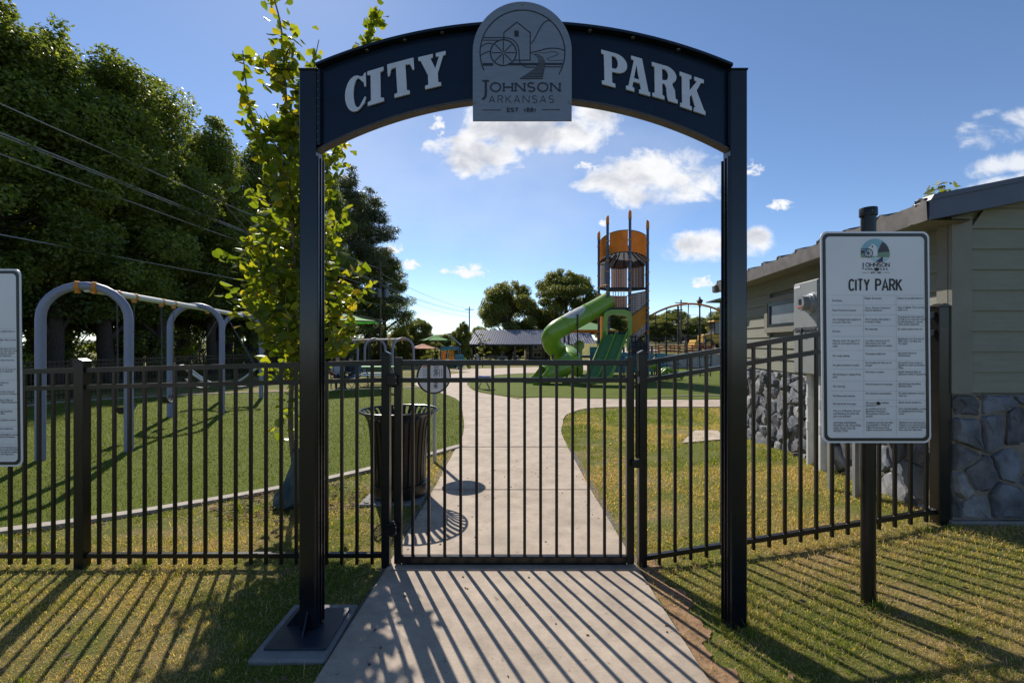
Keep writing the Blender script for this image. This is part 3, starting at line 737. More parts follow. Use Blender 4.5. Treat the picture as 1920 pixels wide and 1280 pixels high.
# ================================================================== BUILDING
s_ = Vector((.116, .9932, 0)); f_ = Vector((1, 0, 0)); nside = Vector((-.9932, .116, 0)); nfront = Vector((0, -1, 0))
C0 = Vector((3.29, 3.40, 0))
bld = thing('restroom_building', 'small green sided building with stone base at the right edge', 'building', (3.29, 3.40, .3))
LS = 4.0; LF = 4.6
z_base = .34; z_st = 1.33; z_eave = 2.66
def clip_poly(poly, p, n):
    out = []
    for i in range(len(poly)):
        a = poly[i]; b_ = poly[(i+1) % len(poly)]
        da = (a[0]-p[0])*n[0]+(a[1]-p[1])*n[1]; db = (b_[0]-p[0])*n[0]+(b_[1]-p[1])*n[1]
        if da <= 0: out.append(a)
        if da*db < 0:
            t = da/(da-db); out.append((a[0]+(b_[0]-a[0])*t, a[1]+(b_[1]-a[1])*t))
    return out
def cobbles(mb, O, U, N, w, h, cell, rnd, lo=None):
    nx = max(2, round(w/cell)); ny = max(2, round(h/(cell*.72)))
    pts = []
    for i in range(-1, nx+1):
        for j in range(-1, ny+1):
            if rnd.random() < .12: continue
            pts.append(((i+.5+rnd.uniform(-.38, .38)+(j % 2)*.5)*w/nx, (j+.5+rnd.uniform(-.36, .36))*h/ny))
    for i, p in enumerate(pts):
        poly = [(0, 0), (w, 0), (w, h), (0, h)]
        for j, q_ in enumerate(pts):
            if i == j or abs(p[0]-q_[0]) > cell*3 or abs(p[1]-q_[1]) > cell*3: continue
            n = (q_[0]-p[0], q_[1]-p[1]); m = ((p[0]+q_[0])/2, (p[1]+q_[1])/2)
            poly = clip_poly(poly, m, n)
            if len(poly) < 3: break
        if len(poly) < 3: continue
        c = (sum(a[0] for a in poly)/len(poly), sum(a[1] for a in poly)/len(poly))
        # round and roughen the outline
        ring = []
        for a, b_ in zip(poly, poly[1:]+poly[:1]):
            for t in (.07, .36, .64, .93): ring.append((a[0]+(b_[0]-a[0])*t, a[1]+(b_[1]-a[1])*t))
        rmin = min(math.dist(c, a) for a in ring)
        if rmin < .012: continue
        g = .011; de = rnd.uniform(.022, .07)
        def off(a, k):
            dd = math.dist(c, a); f = max(.2, (dd-g-k)/dd); f *= 1+rnd.uniform(-.05, .03)
            return (c[0]+(a[0]-c[0])*f, c[1]+(a[1]-c[1])*f)
        mb.cur = rnd.choice((0, 0, 2, 3)); V = []
        tx_, ty_ = rnd.uniform(-.2, .2), rnd.uniform(-.2, .2)
        for k, hh in ((0, -.01), (.002, de*.45), (.010, de*.82), (.03, de)):
            for a in ring:
                o = off(a, min(k, rmin*.5)); e = hh+rnd.uniform(-.007, .007)*(hh > 0)+(hh > .01)*((o[0]-c[0])*tx_+(o[1]-c[1])*ty_)
                V.append(O+U*o[0]+Vector((0, 0, o[1]))+N*e)
        n = len(ring); V.append(O+U*c[0]+Vector((0, 0, c[1]))+N*(de*1.08))
        Fc = []
        for r in range(3):
            for k in range(n): Fc.append((r*n+k, r*n+(k+1) % n, (r+1)*n+(k+1) % n, (r+1)*n+k))
        for k in range(n): Fc.append((3*n+k, 3*n+(k+1) % n, 4*n))
        mb.add(V, Fc)
rn = random.Random(5)
q = MB(); q.cur = 1
A0 = C0-nside*.10-nfront*.10
# mortar core behind the stones
def wallbox(mb, O, U, N, w, z0, z1, th):
    a = O; b_ = O+U*w
    vs = [Vector((p.x, p.y, z)) for z in (z0, z1) for p in (a, b_, b_-N*th, a-N*th)]
    mb.add(vs, [(0, 1, 2, 3), (7, 6, 5, 4), (0, 4, 5, 1), (1, 5, 6, 2), (2, 6, 7, 3), (3, 7, 4, 0)])
wallbox(q, C0+nside*.006, s_, nside, LS, -.1, z_st, .2)
wallbox(q, C0+nside*.006+nfront*.008, f_, nfront, LF, -.1, z_st-.004, .2)
q.cur = 0
cobbles(q, C0+Vector((0, 0, .19)), s_, nside, LS, z_st-.19, .27, rn)
cobbles(q, C0+nside*.02+Vector((0, 0, z_base+.06)), f_, nfront, 1.9, z_st-z_base-.06, .26, rn)
sb = q.build('stone_base', ['stone', 'mortar', 'stone_pale', 'stone_dark'], bld, smooth=True, angle=28)
q = MB(); wallbox(q, C0+nside*.055, s_, nside, LS, -.1, .2, .03); wallbox(q, C0+nside*.05+nfront*.055, f_, nfront, LF, .1, z_base+.055, .05)
q.build('foundation', 'concrete_pad', bld)
q = MB()
def boards(mb, O, U, N, w, z0, z1, ex=.152, gaps=(), gable=None):
    z = z0
    while z < z1-.01:
        h = min(ex, z1-z)
        segs = [(0, w)]
        for (a, b_, ga, gb) in gaps:
            if z+h > ga+.005 and z < gb-.005:
                segs = [(x0, min(x1, a)) for x0, x1 in segs if x0 < a]+[(max(x0, b_), x1) for x0, x1 in segs if x1 > b_]
        if gable:                                    # stop each board under the sloping roof
            lo = gable(z); hi_ = gable(z+h); segs = [(max(a_, lo), min(b_, w-lo)) for a_, b_ in segs if max(a_, lo) < min(b_, w-lo)-.02]
        for x0, x1 in segs:
            p = [O+U*x for x in (x0, x1)]; t_ = [O+U*x for x in ((max(x0, hi_), max(min(x1, w-hi_), max(x0, hi_)+.01)) if gable else (x0, x1))]
            o0, o1 = .024, .008
            vs = [p[0]+N*o0+Vector((0, 0, z)), p[1]+N*o0+Vector((0, 0, z)), t_[1]+N*o1+Vector((0, 0, z+h)), t_[0]+N*o1+Vector((0, 0, z+h)),
                  p[0]-N*.01+Vector((0, 0, z)), p[1]-N*.01+Vector((0, 0, z)), t_[1]-N*.01+Vector((0, 0, z+h)), t_[0]-N*.01+Vector((0, 0, z+h))]
            mb.add(vs, [(0, 1, 2, 3), (0, 4, 5, 1), (7, 6, 5, 4), (3, 2, 6, 7), (0, 3, 7, 4), (1, 5, 6, 2)])
        z += ex
WIN = (2.05, 3.02, 1.93, 2.27)
boards(q, C0+s_*.09, s_, nside, LS-.09, z_st+.012, z_eave-.03, gaps=[(WIN[0]-.09, WIN[1]-.09, WIN[2], WIN[3])])
boards(q, C0+f_*.115, f_, nfront, LF-.115, z_st+.012, 3.2, gable=lambda z: max(0, (z-2.60)/.2-.43))
q.build('siding', 'siding', bld)
q = MB()
wallbox(q, C0-nside*.02, s_, nside, WIN[0], z_st, z_eave, .1); wallbox(q, C0-nside*.02+s_*WIN[1], s_, nside, LS-WIN[1], z_st, z_eave, .1)
wallbox(q, C0-nside*.02+s_*WIN[0], s_, nside, WIN[1]-WIN[0], z_st, WIN[2], .1); wallbox(q, C0-nside*.02+s_*WIN[0], s_, nside, WIN[1]-WIN[0], WIN[3], z_eave, .1)
for O_ in (C0-nfront*.02, C0+s_*(LS-.1)):
    q.prism([(0, -.2), (LF, -.2), (LF, 2.68), (LF/2, 3.10), (0, 2.68)], lambda u, v: O_+f_*u+Vector((0, 0, v)), lambda u, v: O_+f_*u+Vector((0, .08, v)))
wallbox(q, C0+f_*LF, s_, -nside, LS, -.2, z_eave, .15)
q.build('wall', 'siding', bld)
q = MB()
q.bb((C0.x-.035, C0.y-.034, z_st+.004), (C0.x+.115, C0.y-.005, 2.64))
o = C0+nside*.034; wallbox(q, o+Vector((0, .0, 0)), s_, nside, .10, z_st+.004, z_eave, .028)
wallbox(q, C0+nside*.028, s_, nside, LS, z_eave-.03, z_eave+.1, .03)
q.build('corner_trim', 'trim_board', bld)
q = MB(); a0 = WIN[0]; a1 = WIN[1]
for (x0, x1, z0, z1) in ((a0, a1, WIN[2]-.0, WIN[2]+.045), (a0, a1, WIN[3]-.045, WIN[3]), (a0, a0+.06, WIN[2]+.045, WIN[3]-.045), (a1-.06, a1, WIN[2]+.045, WIN[3]-.045)):
    wallbox(q, C0+s_*x0+nside*.045, s_, nside, x1-x0, z0, z1, .07)
win = q.build('window', 'black_paint', bld)
q = MB(); wallbox(q, C0+s_*(a0+.06)+nside*.028, s_, nside, a1-a0-.12, WIN[2]+.045, WIN[3]-.045, .01); q.build('pane', 'glass_grey', win)
q = MB()
for (x0, x1, z0, z1) in ((a0-.1, a1+.1, WIN[2]-.07, WIN[2]), (a0-.1, a1+.1, WIN[3], WIN[3]+.07), (a0-.1, a0, WIN[2], WIN[3]), (a1, a1+.1, WIN[2], WIN[3])): wallbox(q, C0+s_*x0+nside*.05, s_, nside, x1-x0, z0, z1, .05)
q.build('casing', 'trim_board', win)
# roof
RC = Vector((2.97, 3.25, 0)); rl = 4.55; pitch = .2
def rz(x): return 2.70+pitch*(x-2.97)
ridge_x = 5.45
q = MB()
e0 = RC; e1 = RC+s_*rl
r0 = Vector((ridge_x, 3.25, 0)); r1 = r0+s_*rl
wx2 = 2*ridge_x-2.97; g0_ = Vector((wx2, 3.25, 0)); g1_ = g0_+s_*rl
zr = rz(ridge_x); 
top = [Vector((e0.x, e0.y, 2.715)), Vector((e1.x, e1.y, 2.735)), Vector((r1.x, r1.y, zr)), Vector((r0.x, r0.y, zr)), Vector((g0_.x, g0_.y, 2.715)), Vector((g1_.x, g1_.y, 2.735))]
bot = [p-Vector((0, 0, .03)) for p in top]
q.add(top+bot, [(0, 1, 2, 3), (3, 2, 5, 4), (6, 9, 8, 7), (9, 10, 11, 8), (0, 3, 9, 6), (3, 4, 10, 9), (1, 7, 8, 2), (2, 8, 11, 5), (0, 6, 7, 1), (4, 5, 11, 10)])
for k in range(11):                               # standing ribs
    t = .06+k*.44; p = e0+s_*t; r = r0+s_*t
    if k*.44 > rl-.1: break
    a = Vector((p.x-.01, p.y, 2.725+.02*t/rl)); b_ = Vector((r.x, r.y, zr+.012))
    q.bar(a, b_, .085, .045)
q.build('roof', 'building_roof', bld)
q = MB()                                          # eave flashing with lifted panel ends
segs = 66
vs = []
for i in range(segs+1):
    t = rl*i/segs; ph = (t-.06)/.44; b_ = max(0, 1-abs((ph-round(ph))*.44)/.055)
    p = e0+s_*t; zt_ = 2.72+.02*t/rl+.045*b_**.6
    for dx, z in ((-.004, 2.585), (-.012, zt_), (.05, zt_+.005)): vs.append(Vector((p.x+dx, p.y, z)))
q.add(vs, [(3*i+j, 3*i+3+j, 3*i+4+j, 3*i+1+j) for i in range(segs) for j in (0, 1)])
q.build('eave_flashing', 'fascia_side', bld)
q = MB()
q.prism([(2.97, 2.583), (2.97, 2.725), (ridge_x, zr+.03), (ridge_x, zr-.115)], lambda u, v: Vector((u, 3.236, v)), lambda u, v: Vector((u, 3.262, v)))
q.prism([(2.966, 2.722), (2.99, 2.762), (ridge_x, zr+.06), (ridge_x, zr+.026)], lambda u, v: Vector((u, 3.222, v)), lambda u, v: Vector((u, 3.36, v)))
q.prism([(ridge_x, zr+.03), (wx2, 2.725), (wx2, 2.583), (ridge_x, zr-.115)], lambda u, v: Vector((u, 3.236, v)), lambda u, v: Vector((u, 3.262, v)))
q.build('rake_fascia', 'building_roof', bld)
q = MB()
q.prism([(2.98, 2.59), (2.98, 2.60), (ridge_x, zr-.10), (ridge_x, zr-.11)], lambda u, v: Vector((u, 3.26, v)), lambda u, v: Vector((u, 3.42, v)))
a = e0+Vector((.01, .02, 0)); vs = []
for p in (e0, e1):
    for dx in (.004, .34): vs += [Vector((p.x+dx, p.y+.02, 2.59)), Vector((p.x+dx, p.y+.02, 2.60))]
q.add(vs, [(0, 4, 6, 2), (1, 3, 7, 5)])
q.build('soffit', 'trim_board', bld)
e2 = e0+s_*(rl-.02)
q = MB(); q.cbox((e2.x-.02, e2.y, 2.64), (.10, .12, .13), .02); q.build('gutter_end', 'fascia_side', bld)
# electric meter
mt = thing('electric_meter', 'grey electric cabinet with round glass meter mounted on the building side wall', 'meter', C0+s_*1.6+nside*.02+Vector((0, 0, 1.37)))
q = MB(); Rm = Matrix((s_, nside, Vector((0, 0, 1)))).transposed()
q.cbox(C0+s_*1.60+nside*.135+Vector((0, 0, 1.88)), (.50, .21, 1.02), .008, Rm)
q.cbox(C0+s_*1.60+nside*.243+Vector((0, 0, 2.13)), (.49, .012, .50), .004, Rm); q.cbox(C0+s_*1.60+nside*.243+Vector((0, 0, 1.61)), (.49, .010, .46), .004, Rm)
cab = q.build('cabinet', 'cabinet', mt)
def hcyl(mb, t, z, rad, n0, n1, n=24, r2=None):
    o = C0+s_*t+Vector((0, 0, z)); mb.cyl(o+nside*n0, o+nside*n1, rad, n, r2)
q = MB(); hcyl(q, 1.47, 2.14, .115, .24, .272); hcyl(q, 1.47, 2.14, .098, .272, .30); ring = q.build('meter_ring', 'galv', mt, smooth=True)
q = MB(); hcyl(q, 1.47, 2.14, .085, .30, .36, r2=.078); q.build('meter_dome', 'glass_grey', ring, smooth=True)
q = MB(); q.cbox(C0+s_*1.47+nside*.362+Vector((0, 0, 2.155)), (.05, .008, .06), .002, Rm); q.build('dial', 'glass_dark', ring)
q = MB(); q.cbox(C0+s_*1.47+nside*.362+Vector((0, 0, 2.10)), (.09, .006, .022), .001, Rm); q.build('dial_label', 'barrier_orange', ring)
q = MB(); q.cbox(C0+s_*1.60+nside*.256+Vector((0, 0, 1.86)), (.48, .014, .018), .002, Rm); q.cbox(C0+s_*1.62+nside*.275+Vector((0, 0, 1.84)), (.03, .02, .06), .003, Rm); q.build('hasp', 'steel_dark', cab)
q = MB(); q.cbox(C0+s_*1.76+nside*.251+Vector((0, 0, 2.345)), (.13, .003, .03), .0008, Rm); q.build('warning_label', 'sign_white', cab)
for t, r in ((1.72, .038), (1.45, .05)):
    o = C0+s_*t+nside*.13; q = MB(); q.cyl((o.x, o.y, .05), (o.x, o.y, 1.38), r, 14)
    for z in (1.02, .75): q.cyl((o.x, o.y, z), (o.x, o.y, z+.09), r+.007, 14)
    q.build('conduit', 'pvc', mt, smooth=True)
bl = thing('strut_stand', 'galvanised strut legs on a small concrete block behind the right fence', 'stand', (3.02, 4.25, .2))
q = MB()
for x, y in ((3.02, 4.32), (3.08, 4.08), (3.14, 4.10)): q.bb((x-.018, y-.018, .2), (x+.018, y+.018, 1.35))
q.build('strut', 'galv', bl)
q = MB(); q.bb((3.0, 4.06, 1.18), (3.16, 4.34, 1.36)); q.build('box', 'cabinet', bl)
q = MB(); q.cbox((3.05, 4.25, .24), (.22, .5, .08), .008); q.build('block', 'concrete_pad', bl)
# ================================================================== GROUND
def axis(parts):
    o = []
    for a, b, s in parts: o += list(np.arange(a, b, s))
    return np.unique(np.round(np.array(o+[parts[-1][1]]), 4))
X = axis([(-900, -100, 100), (-100, -20, 8), (-20, -6, 1), (-6, 6, .15), (6, 20, .75), (20, 100, 4), (100, 900, 100)])
Yg = axis([(-60, -4, 7), (-4, 1, .5), (1, 6, .15), (6, 34, .5), (34, 110, 3), (110, 300, 20), (300, 1600, 130)])
XX, YY = np.meshgrid(X, Yg); rg = np.random.default_rng(3)
ZZ = terr(XX, YY)
near = (np.abs(XX) < 8) & (YY < 12)
from mathutils import noise as mn
def bumpy(x, y): return .012*mn.noise(Vector((x*1.7, y*1.7, 0)))+.006*mn.noise(Vector((x*6, y*6, 3)))
BZ = np.array([[bumpy(x, y) for x in X] for y in Yg])
lawnmask = near & (np.abs(XX) > 1.15)
ZZ = ZZ+np.where(lawnmask, BZ, 0)-.004
vs = np.stack([XX.ravel(), YY.ravel(), ZZ.ravel()], 1)
nx, ny = len(X), len(Yg)
i0 = (np.arange(ny-1)[:, None]*nx+np.arange(nx-1)[None]).ravel()
fs = np.stack([i0, i0+1, i0+nx+1, i0+nx], 1)
me = bpy.data.meshes.new('ground'); me.from_pydata(vs.tolist(), [], fs.tolist()); me.polygons.foreach_set('use_smooth', [True]*len(fs))
# lawn material: dry thatch, soil and green patches
m, nt, bs, out = nodes_of('lawn'); N = nt.nodes; L = nt.links
tc_ = N.new('ShaderNodeTexCoord')
def noise(sc, det=6, rough=.6):
    n = N.new('ShaderNodeTexNoise'); n.inputs['Scale'].default_value = sc; n.inputs['Detail'].default_value = det; n.inputs['Roughness'].default_value = rough
    L.new(tc_.outputs['Object'], n.inputs['Vector']); return n.outputs['Fac']
def ramp(f, stops):
    r = N.new('ShaderNodeValToRGB'); e = r.color_ramp.elements
    while len(e) < len(stops): e.new(.5)
    for q_, (p, c) in zip(e, stops): q_.position = p; q_.color = (*c, 1)
    L.new(f, r.inputs['Fac']); return r.outputs['Color']
c1 = ramp(noise(45, 8, .75), [(.3, (.12, .075, .035)), (.5, (.27, .19, .085)), (.68, (.40, .30, .155))])
c2 = ramp(noise(60, 8, .75), [(.3, (.05, .07, .012)), (.55, (.12, .135, .022)), (.72, (.24, .21, .06))])
msk = ramp(noise(1.1, 7, .62), [(.36, (0, 0, 0)), (.54, (1, 1, 1))])
mx = N.new('ShaderNodeMix'); mx.data_type = 'RGBA'; L.new(msk, mx.inputs['Factor']); L.new(c1, mx.inputs['A']); L.new(c2, mx.inputs['B'])
L.new(mx.outputs['Result'], bs.inputs['Base Color']); bs.inputs['Roughness'].default_value = .95; bs.inputs['Specular IOR Level'].default_value = .2
bp = N.new('ShaderNodeBump'); bp.inputs['Strength'].default_value = .9; bp.inputs['Distance'].default_value = .02
L.new(noise(70, 6, .7), bp.inputs['Height']); L.new(bp.outputs['Normal'], bs.inputs['Normal'])
MATS['lawn'] = m
me.materials.append(m); o = bpy.data.objects.new('ground', me); COL.objects.link(o); tag(o, kind='structure')

def resample(pts, n):
    pts = [Vector((*p, 0)) for p in pts]; d = [0]
    for a, b in zip(pts, pts[1:]): d.append(d[-1]+(b-a).length)
    o = []
    for k in range(n+1):
        t = d[-1]*k/n; i = 0
        while i < len(d)-2 and d[i+1] < t: i += 1
        u = (t-d[i])/max(1e-9, d[i+1]-d[i]); p = pts[i].lerp(pts[i+1], u); o.append((p.x, p.y))
    return o
def smooth2(pts, n=6): return [(p.x, p.y) for p in crv([(*p, 0) for p in pts], n)]
def sheet(name, left, right, dz, m, n=80, k=8, thick=0, parent=None):
    A = resample(left, n); B = resample(right, n); vs = []; fs = []
    for a, b in zip(A, B):
        for j in range(k+1):
            x = a[0]+(b[0]-a[0])*j/k; y = a[1]+(b[1]-a[1])*j/k; vs.append((x, y, tz(x, y)+dz))
    for i in range(n):
        for j in range(k): q0 = i*(k+1)+j; fs.append((q0, q0+1, q0+k+2, q0+k+1))
    if thick:                                        # skirts so that the slab has an edge
        b0 = len(vs); ring = [i*(k+1) for i in range(n+1)]; ring2 = [i*(k+1)+k for i in range(n+1)]
        for r in (ring, ring2):
            s0 = len(vs)
            for i in r: v = vs[i]; vs.append((v[0], v[1], v[2]-thick))
            for i in range(n): fs.append((r[i], r[i+1], s0+i+1, s0+i))
        for r in (list(range(k+1)), list(range(n*(k+1), (n+1)*(k+1)))):
            s0 = len(vs)
            for i in r: v = vs[i]; vs.append((v[0], v[1], v[2]-thick))
            for i in range(k): fs.append((r[i], r[i+1], s0+i+1, s0+i))
    b = MB(); b.add(vs, fs); o = b.build(name, m, parent); tag(o, kind='structure') if parent is None else None
    return o
# concrete path: straight slabs through the gate, then the curving walk and its branch to the right
Lp = [(-.90, 7.5), (-.92, 8.6), (-1.15, 10.7), (-1.65, 13.8), (-2.64, 16.1), (-3.5, 17.6), (-4.2, 20), (-3.8, 25), (-2.4, 30), (.2, 36)]
Rp = [(.92, 7.5), (.95, 8.8), (1.15, 10.4), (1.0, 12.5), (-.3, 14.7), (-1.23, 16.1), (-1.8, 18.5), (-1.9, 20.7), (-1.2, 24), (.3, 27), (3.4, 30)]
wd = lambda y: 1.03-.035*(y-1.2) if y < 4.2 else .915
ys = [.6, 1.95, 3.39, 5.27, 7.46]
pb = MB()
for y0, y1 in zip(ys, ys[1:]):
    c = MB(); g = .006
    w0, w1 = wd(y0), wd(y1)
    bm = bmesh.new(); V = [bm.verts.new(p) for p in ((-w0, y0+g, -.08), (w0, y0+g, -.08), (w1, y1-g, -.08), (-w1, y1-g, -.08), (-w0, y0+g, .018), (w0, y0+g, .018), (w1, y1-g, .018), (-w1, y1-g, .018))]
    for f in ((3, 2, 1, 0), (4, 5, 6, 7), (0, 1, 5, 4), (1, 2, 6, 5), (2, 3, 7, 6), (3, 0, 4, 7)): bm.faces.new([V[i] for i in f])
    bmesh.ops.bevel(bm, geom=[e for e in bm.edges if all(v.co.z > 0 for v in e.verts)], offset=.008, segments=2, affect='EDGES')
    pb.addbm(bm); bm.free()
tag(pb.build('path', 'concrete'), kind='structure')
j = MB(); j.bb((-.99, .6, -.05), (.99, 7.5, .004)); tag(j.build('path_joints', 'joint'), kind='structure')
sheet('path', smooth2(Lp), smooth2(Rp), .016, 'concrete', 90, 8, .06)
sheet('path', smooth2([(1.15, 10.2), (1.45, 11.2), (2.45, 12.15), (5.5, 12.25), (9, 12.6), (14, 13.6)]), smooth2([(.2, 14.0), (.9, 14.3), (2.3, 14.1), (5.3, 13.8), (9, 14.1), (14, 15.2)]), .020, 'concrete', 60, 6, .06)
sheet('path', [(-2.4, 29), (4, 33), (14, 40)], [(-6, 36), (2, 46), (12, 52)], .012, 'concrete', 30, 6)
sheet('path', [(2.65, 7.1), (3.3, 8.2)], [(3.3, 7.0), (3.7, 8.2)], .02, 'concrete', 8, 4, .05)
# artificial turf with its concrete kerb
curbL = [(-14, 1.2), (-11, 2.0), (-9, 2.6), (-6.6, 3.55), (-4.87, 4.33), (-3.85, 4.83), (-2.68, 5.58), (-1.95, 6.25), (-1.3, 7.0), (-.92, 7.55)]
edgeL = [(-.92, 7.55)]+[p for p in Lp[1:6]]
farL = [(-13.2, 9), (-13.1, 11.5), (-13, 13.2), (-10.7, 15.1), (-7, 16.4), (-4.8, 17.1), (-3.55, 17.6)]
bound = smooth2(curbL)+smooth2(edgeL)[1:]
sheet('turf', bound, resample(smooth2([(-14, 1.3)]+farL), len(bound)-1), .010, 'turf', 90, 30)
def curb(name, pts, w=.13):
    p = smooth2(pts); A = []; B = []
    for i, q_ in enumerate(p):
        a = Vector(p[max(i-1, 0)]); b = Vector(p[min(i+1, len(p)-1)]); t = (b-a).normalized(); n = Vector((t.y, -t.x))
        A.append((q_[0]+n.x*w, q_[1]+n.y*w)); B.append(q_)
    sheet(name, A, B, .035, 'curb', len(p)*2, 1, .08)
curb('kerb', curbL); curb('kerb', list(reversed(farL)), .12)
turfR_far = [(-1.2, 24), (.5, 26.5), (3.4, 29), (8, 31), (14, 31)]
Rt = [(5.3, 14.0), (2.3, 14.3), (.9, 14.55), (-.25, 14.95), (-1.15, 16.3), (-1.7, 18.5), (-1.8, 20.7), (-1.2, 24)]
sheet('turf', smooth2([(14, 15.6), (9, 14.4)]+Rt), smooth2([(14, 31), (12, 31), (10, 31), (8, 31), (6, 30.5), (3.4, 29), (1.6, 27.8), (.5, 26.5), (-.4, 25.4), (-1.2, 24)]), .010, 'turf', 80, 20)
curb('kerb', [(4.4, 14.4), (5.4, 14.75), (6.6, 14.95), (9, 15.0)], .06)

# ------------------------------------------------------------------ grass blades
def inside(poly, x, y):
    p = np.array(poly); r = np.zeros(len(x), bool); k = len(p)
    for i in range(k):
        x0, y0 = p[i]; x1, y1 = p[(i+1) % k]
        c = ((y0 > y) != (y1 > y)) & (x < (x1-x0)*(y-y0)/((y1-y0) if y1 != y0 else 1e-9)+x0); r ^= c
    return r
_g = np.random.default_rng(21)
LAT = _g.random((64, 64))
def vnoise(x, y, s):
    u = x*s; v = y*s; i = np.floor(u).astype(int); j = np.floor(v).astype(int); a = u-i; b = v-j
    a = a*a*(3-2*a); b = b*b*(3-2*b)
    g = lambda p, q_: LAT[p % 64, q_ % 64]
    return (g(i, j)*(1-a)+g(i+1, j)*a)*(1-b)+(g(i, j+1)*(1-a)+g(i+1, j+1)*a)*b
def fbm(x, y, s): return .5*vnoise(x, y, s)+.28*vnoise(x+9, y+4, s*2.1)+.22*vnoise(x+3, y+7, s*4.7)
turfpoly = smooth2(curbL)+smooth2(edgeL)[1:]+list(reversed(farL))+[(-14, 5)]
walk = [(-1.04, .5)]+[(-(.905 if y < 4.2 else .895)-.035*max(0, 3.6-y)+.022*math.sin(y*9)+.018*math.sin(y*23+1), y) for y in np.arange(.7, 7.4, .08)]+smooth2(Lp)[1:30]+list(reversed(smooth2(Rp)[1:24]))+[((.905 if y < 4.2 else .895)+.035*max(0, 3.6-y)+.022*math.sin(y*8+2)+.018*math.sin(y*21), y) for y in np.arange(7.4, .7, -.08)]+[(1.04, .5)]
branch = smooth2([(1.1, 9.8), (1.45, 11.2), (2.45, 12.1), (5.5, 12.2), (14, 13.6)])+[(14, 31), (-1, 31), (-1.0, 16)]
pad = [(-1.43, 2.415), (-.9, 2.415), (-.9, 2.965), (-1.43, 2.965)]
pad2 = [(-1.60, 4.80), (-.98, 4.80), (-.98, 5.46), (-1.60, 5.46)]
def blades(name, n, xr, yr, hgt, wdt, mname, excl, incl=None, tintf=None, dens=None, zoff=0., flat=.0, seed=1):
    r = np.random.default_rng(seed)
    # sample evenly in the picture's depth: density ~ 1/y^1.3
    e = -.3
    u = r.random(n); a = yr[0]**(e+0); b = yr[1]**(e+0)
    y = (a+(b-a)*u)**(1/e)
    x = xr[0]+(xr[1]-xr[0])*r.random(n)
    keep = np.abs(x) < y*1.2+.25
    for p in excl: keep &= ~inside(p, x, y)
    if incl is not None: keep &= inside(incl, x, y)
    if dens is not None: keep &= r.random(n) < dens(x, y)
    x = x[keep]; y = y[keep]; n = len(x)
    sc = np.clip(y/3.2, .8, 3.2)
    h = hgt*(.4+.9*r.random(n)**1.5)*sc**.35; w = wdt*(.7+.6*r.random(n))*sc**.8
    if dens is not None: h = h*(.45+.6*fbm(x, y, .9)+.9*SS(.45, .75, fbm(x+2, y+8, 5)))
    an = r.random(n)*2*PI; ln = (r.random(n)*.9+.15)+flat*r.random(n)*2.2
    dx = np.cos(an); dy = np.sin(an); a2 = r.random(n)*2*PI; sx = np.cos(a2)*w/2; sy = np.sin(a2)*w/2
    z = terr(x, y)+zoff
    cl = np.sqrt(1+ln**2)
    p0 = np.stack([x-sx, y-sy, z-.004], 1); p1 = np.stack([x+sx, y+sy, z-.004], 1)
    mx_ = x+dx*ln*h*.35/cl; my_ = y+dy*ln*h*.35/cl; mz = z+h*.62/cl
    p2 = np.stack([mx_+sx*.7, my_+sy*.7, mz], 1); p3 = np.stack([mx_-sx*.7, my_-sy*.7, mz], 1)
    p4 = np.stack([x+dx*ln*h/cl, y+dy*ln*h/cl, z+h/cl], 1)
    V = np.stack([p0, p1, p2, p3, p4], 1).reshape(-1, 3)
    me = bpy.data.meshes.new(name); me.vertices.add(5*n); me.vertices.foreach_set('co', V.ravel())
    base = np.arange(n)[:, None]*5
    li = (base+np.array([[0, 1, 2, 3, 3, 2, 4]])).ravel()
    me.loops.add(7*n); me.loops.foreach_set('vertex_index', li)
    me.polygons.add(2*n); st_ = (np.arange(n)[:, None]*7+np.array([[0, 4]])).ravel(); me.polygons.foreach_set('loop_start', st_)
    tint = tintf(x, y, r) if tintf else r.random(n)
    at = me.attributes.new('tint', 'FLOAT', 'POINT'); at.data.foreach_set('value', np.repeat(np.clip(tint, 0, 1), 5))
    me.update(calc_edges=True); me.validate()
    me.materials.append(MATS[mname]); o = bpy.data.objects.new(name, me); COL.objects.link(o)
    return tag(o, kind='stuff')
def dry(x, y):
    d = fbm(x, y, .8)
    edge = np.exp(-((y-3.35)/.35)**2)*.30                     # worn strip under the fence
    side = np.exp(-((np.abs(x)-1.15)/.25)**2)*.22*(x > 0)*(y < 4)
    return np.clip((d-.50)*4.4+.42+edge+side, 0, 1)
BARE = lambda x, y: np.exp(-((x-(1.12+.05*np.sin(y*5)))/.13)**2)*SS(1.6, 2.2, y)*(1-SS(3.1, 3.5, y))+.9*np.exp(-((y-3.42)/.10)**2)*fbm(x, y, 3)+1.0*SS(.60, .70, fbm(x+31, y+13, 1.5))
def tint_lawn(x, y, r):
    d = dry(x, y)
    t = .55*r.random(len(x))+ .45*d
    return np.where(r.random(len(x)) < .12+.72*d, .42+.58*r.random(len(x)), t*.5)
tag(blades('grass', 1050000, (-6.8, 6.8), (1.6, 12.6), .030, .0034, 'grass', [walk, branch, turfpoly, pad, pad2], tintf=tint_lawn, dens=lambda x, y: np.clip(1-.9*BARE(x, y), .06, 1)*(.45+1.1*SS(.25, .7, fbm(x+5, y+2, 4))), flat=.9, seed=4), 'patchy green and straw coloured mown grass', 'grass')
tag(blades('grass', 60000, (-6, 6), (1.6, 6), .07, .0026, 'grass', [walk, branch, turfpoly, pad, pad2], tintf=lambda x, y, r: .6+.4*r.random(len(x)), flat=3.5, seed=9), 'loose dry straw lying on the lawn', 'straw')
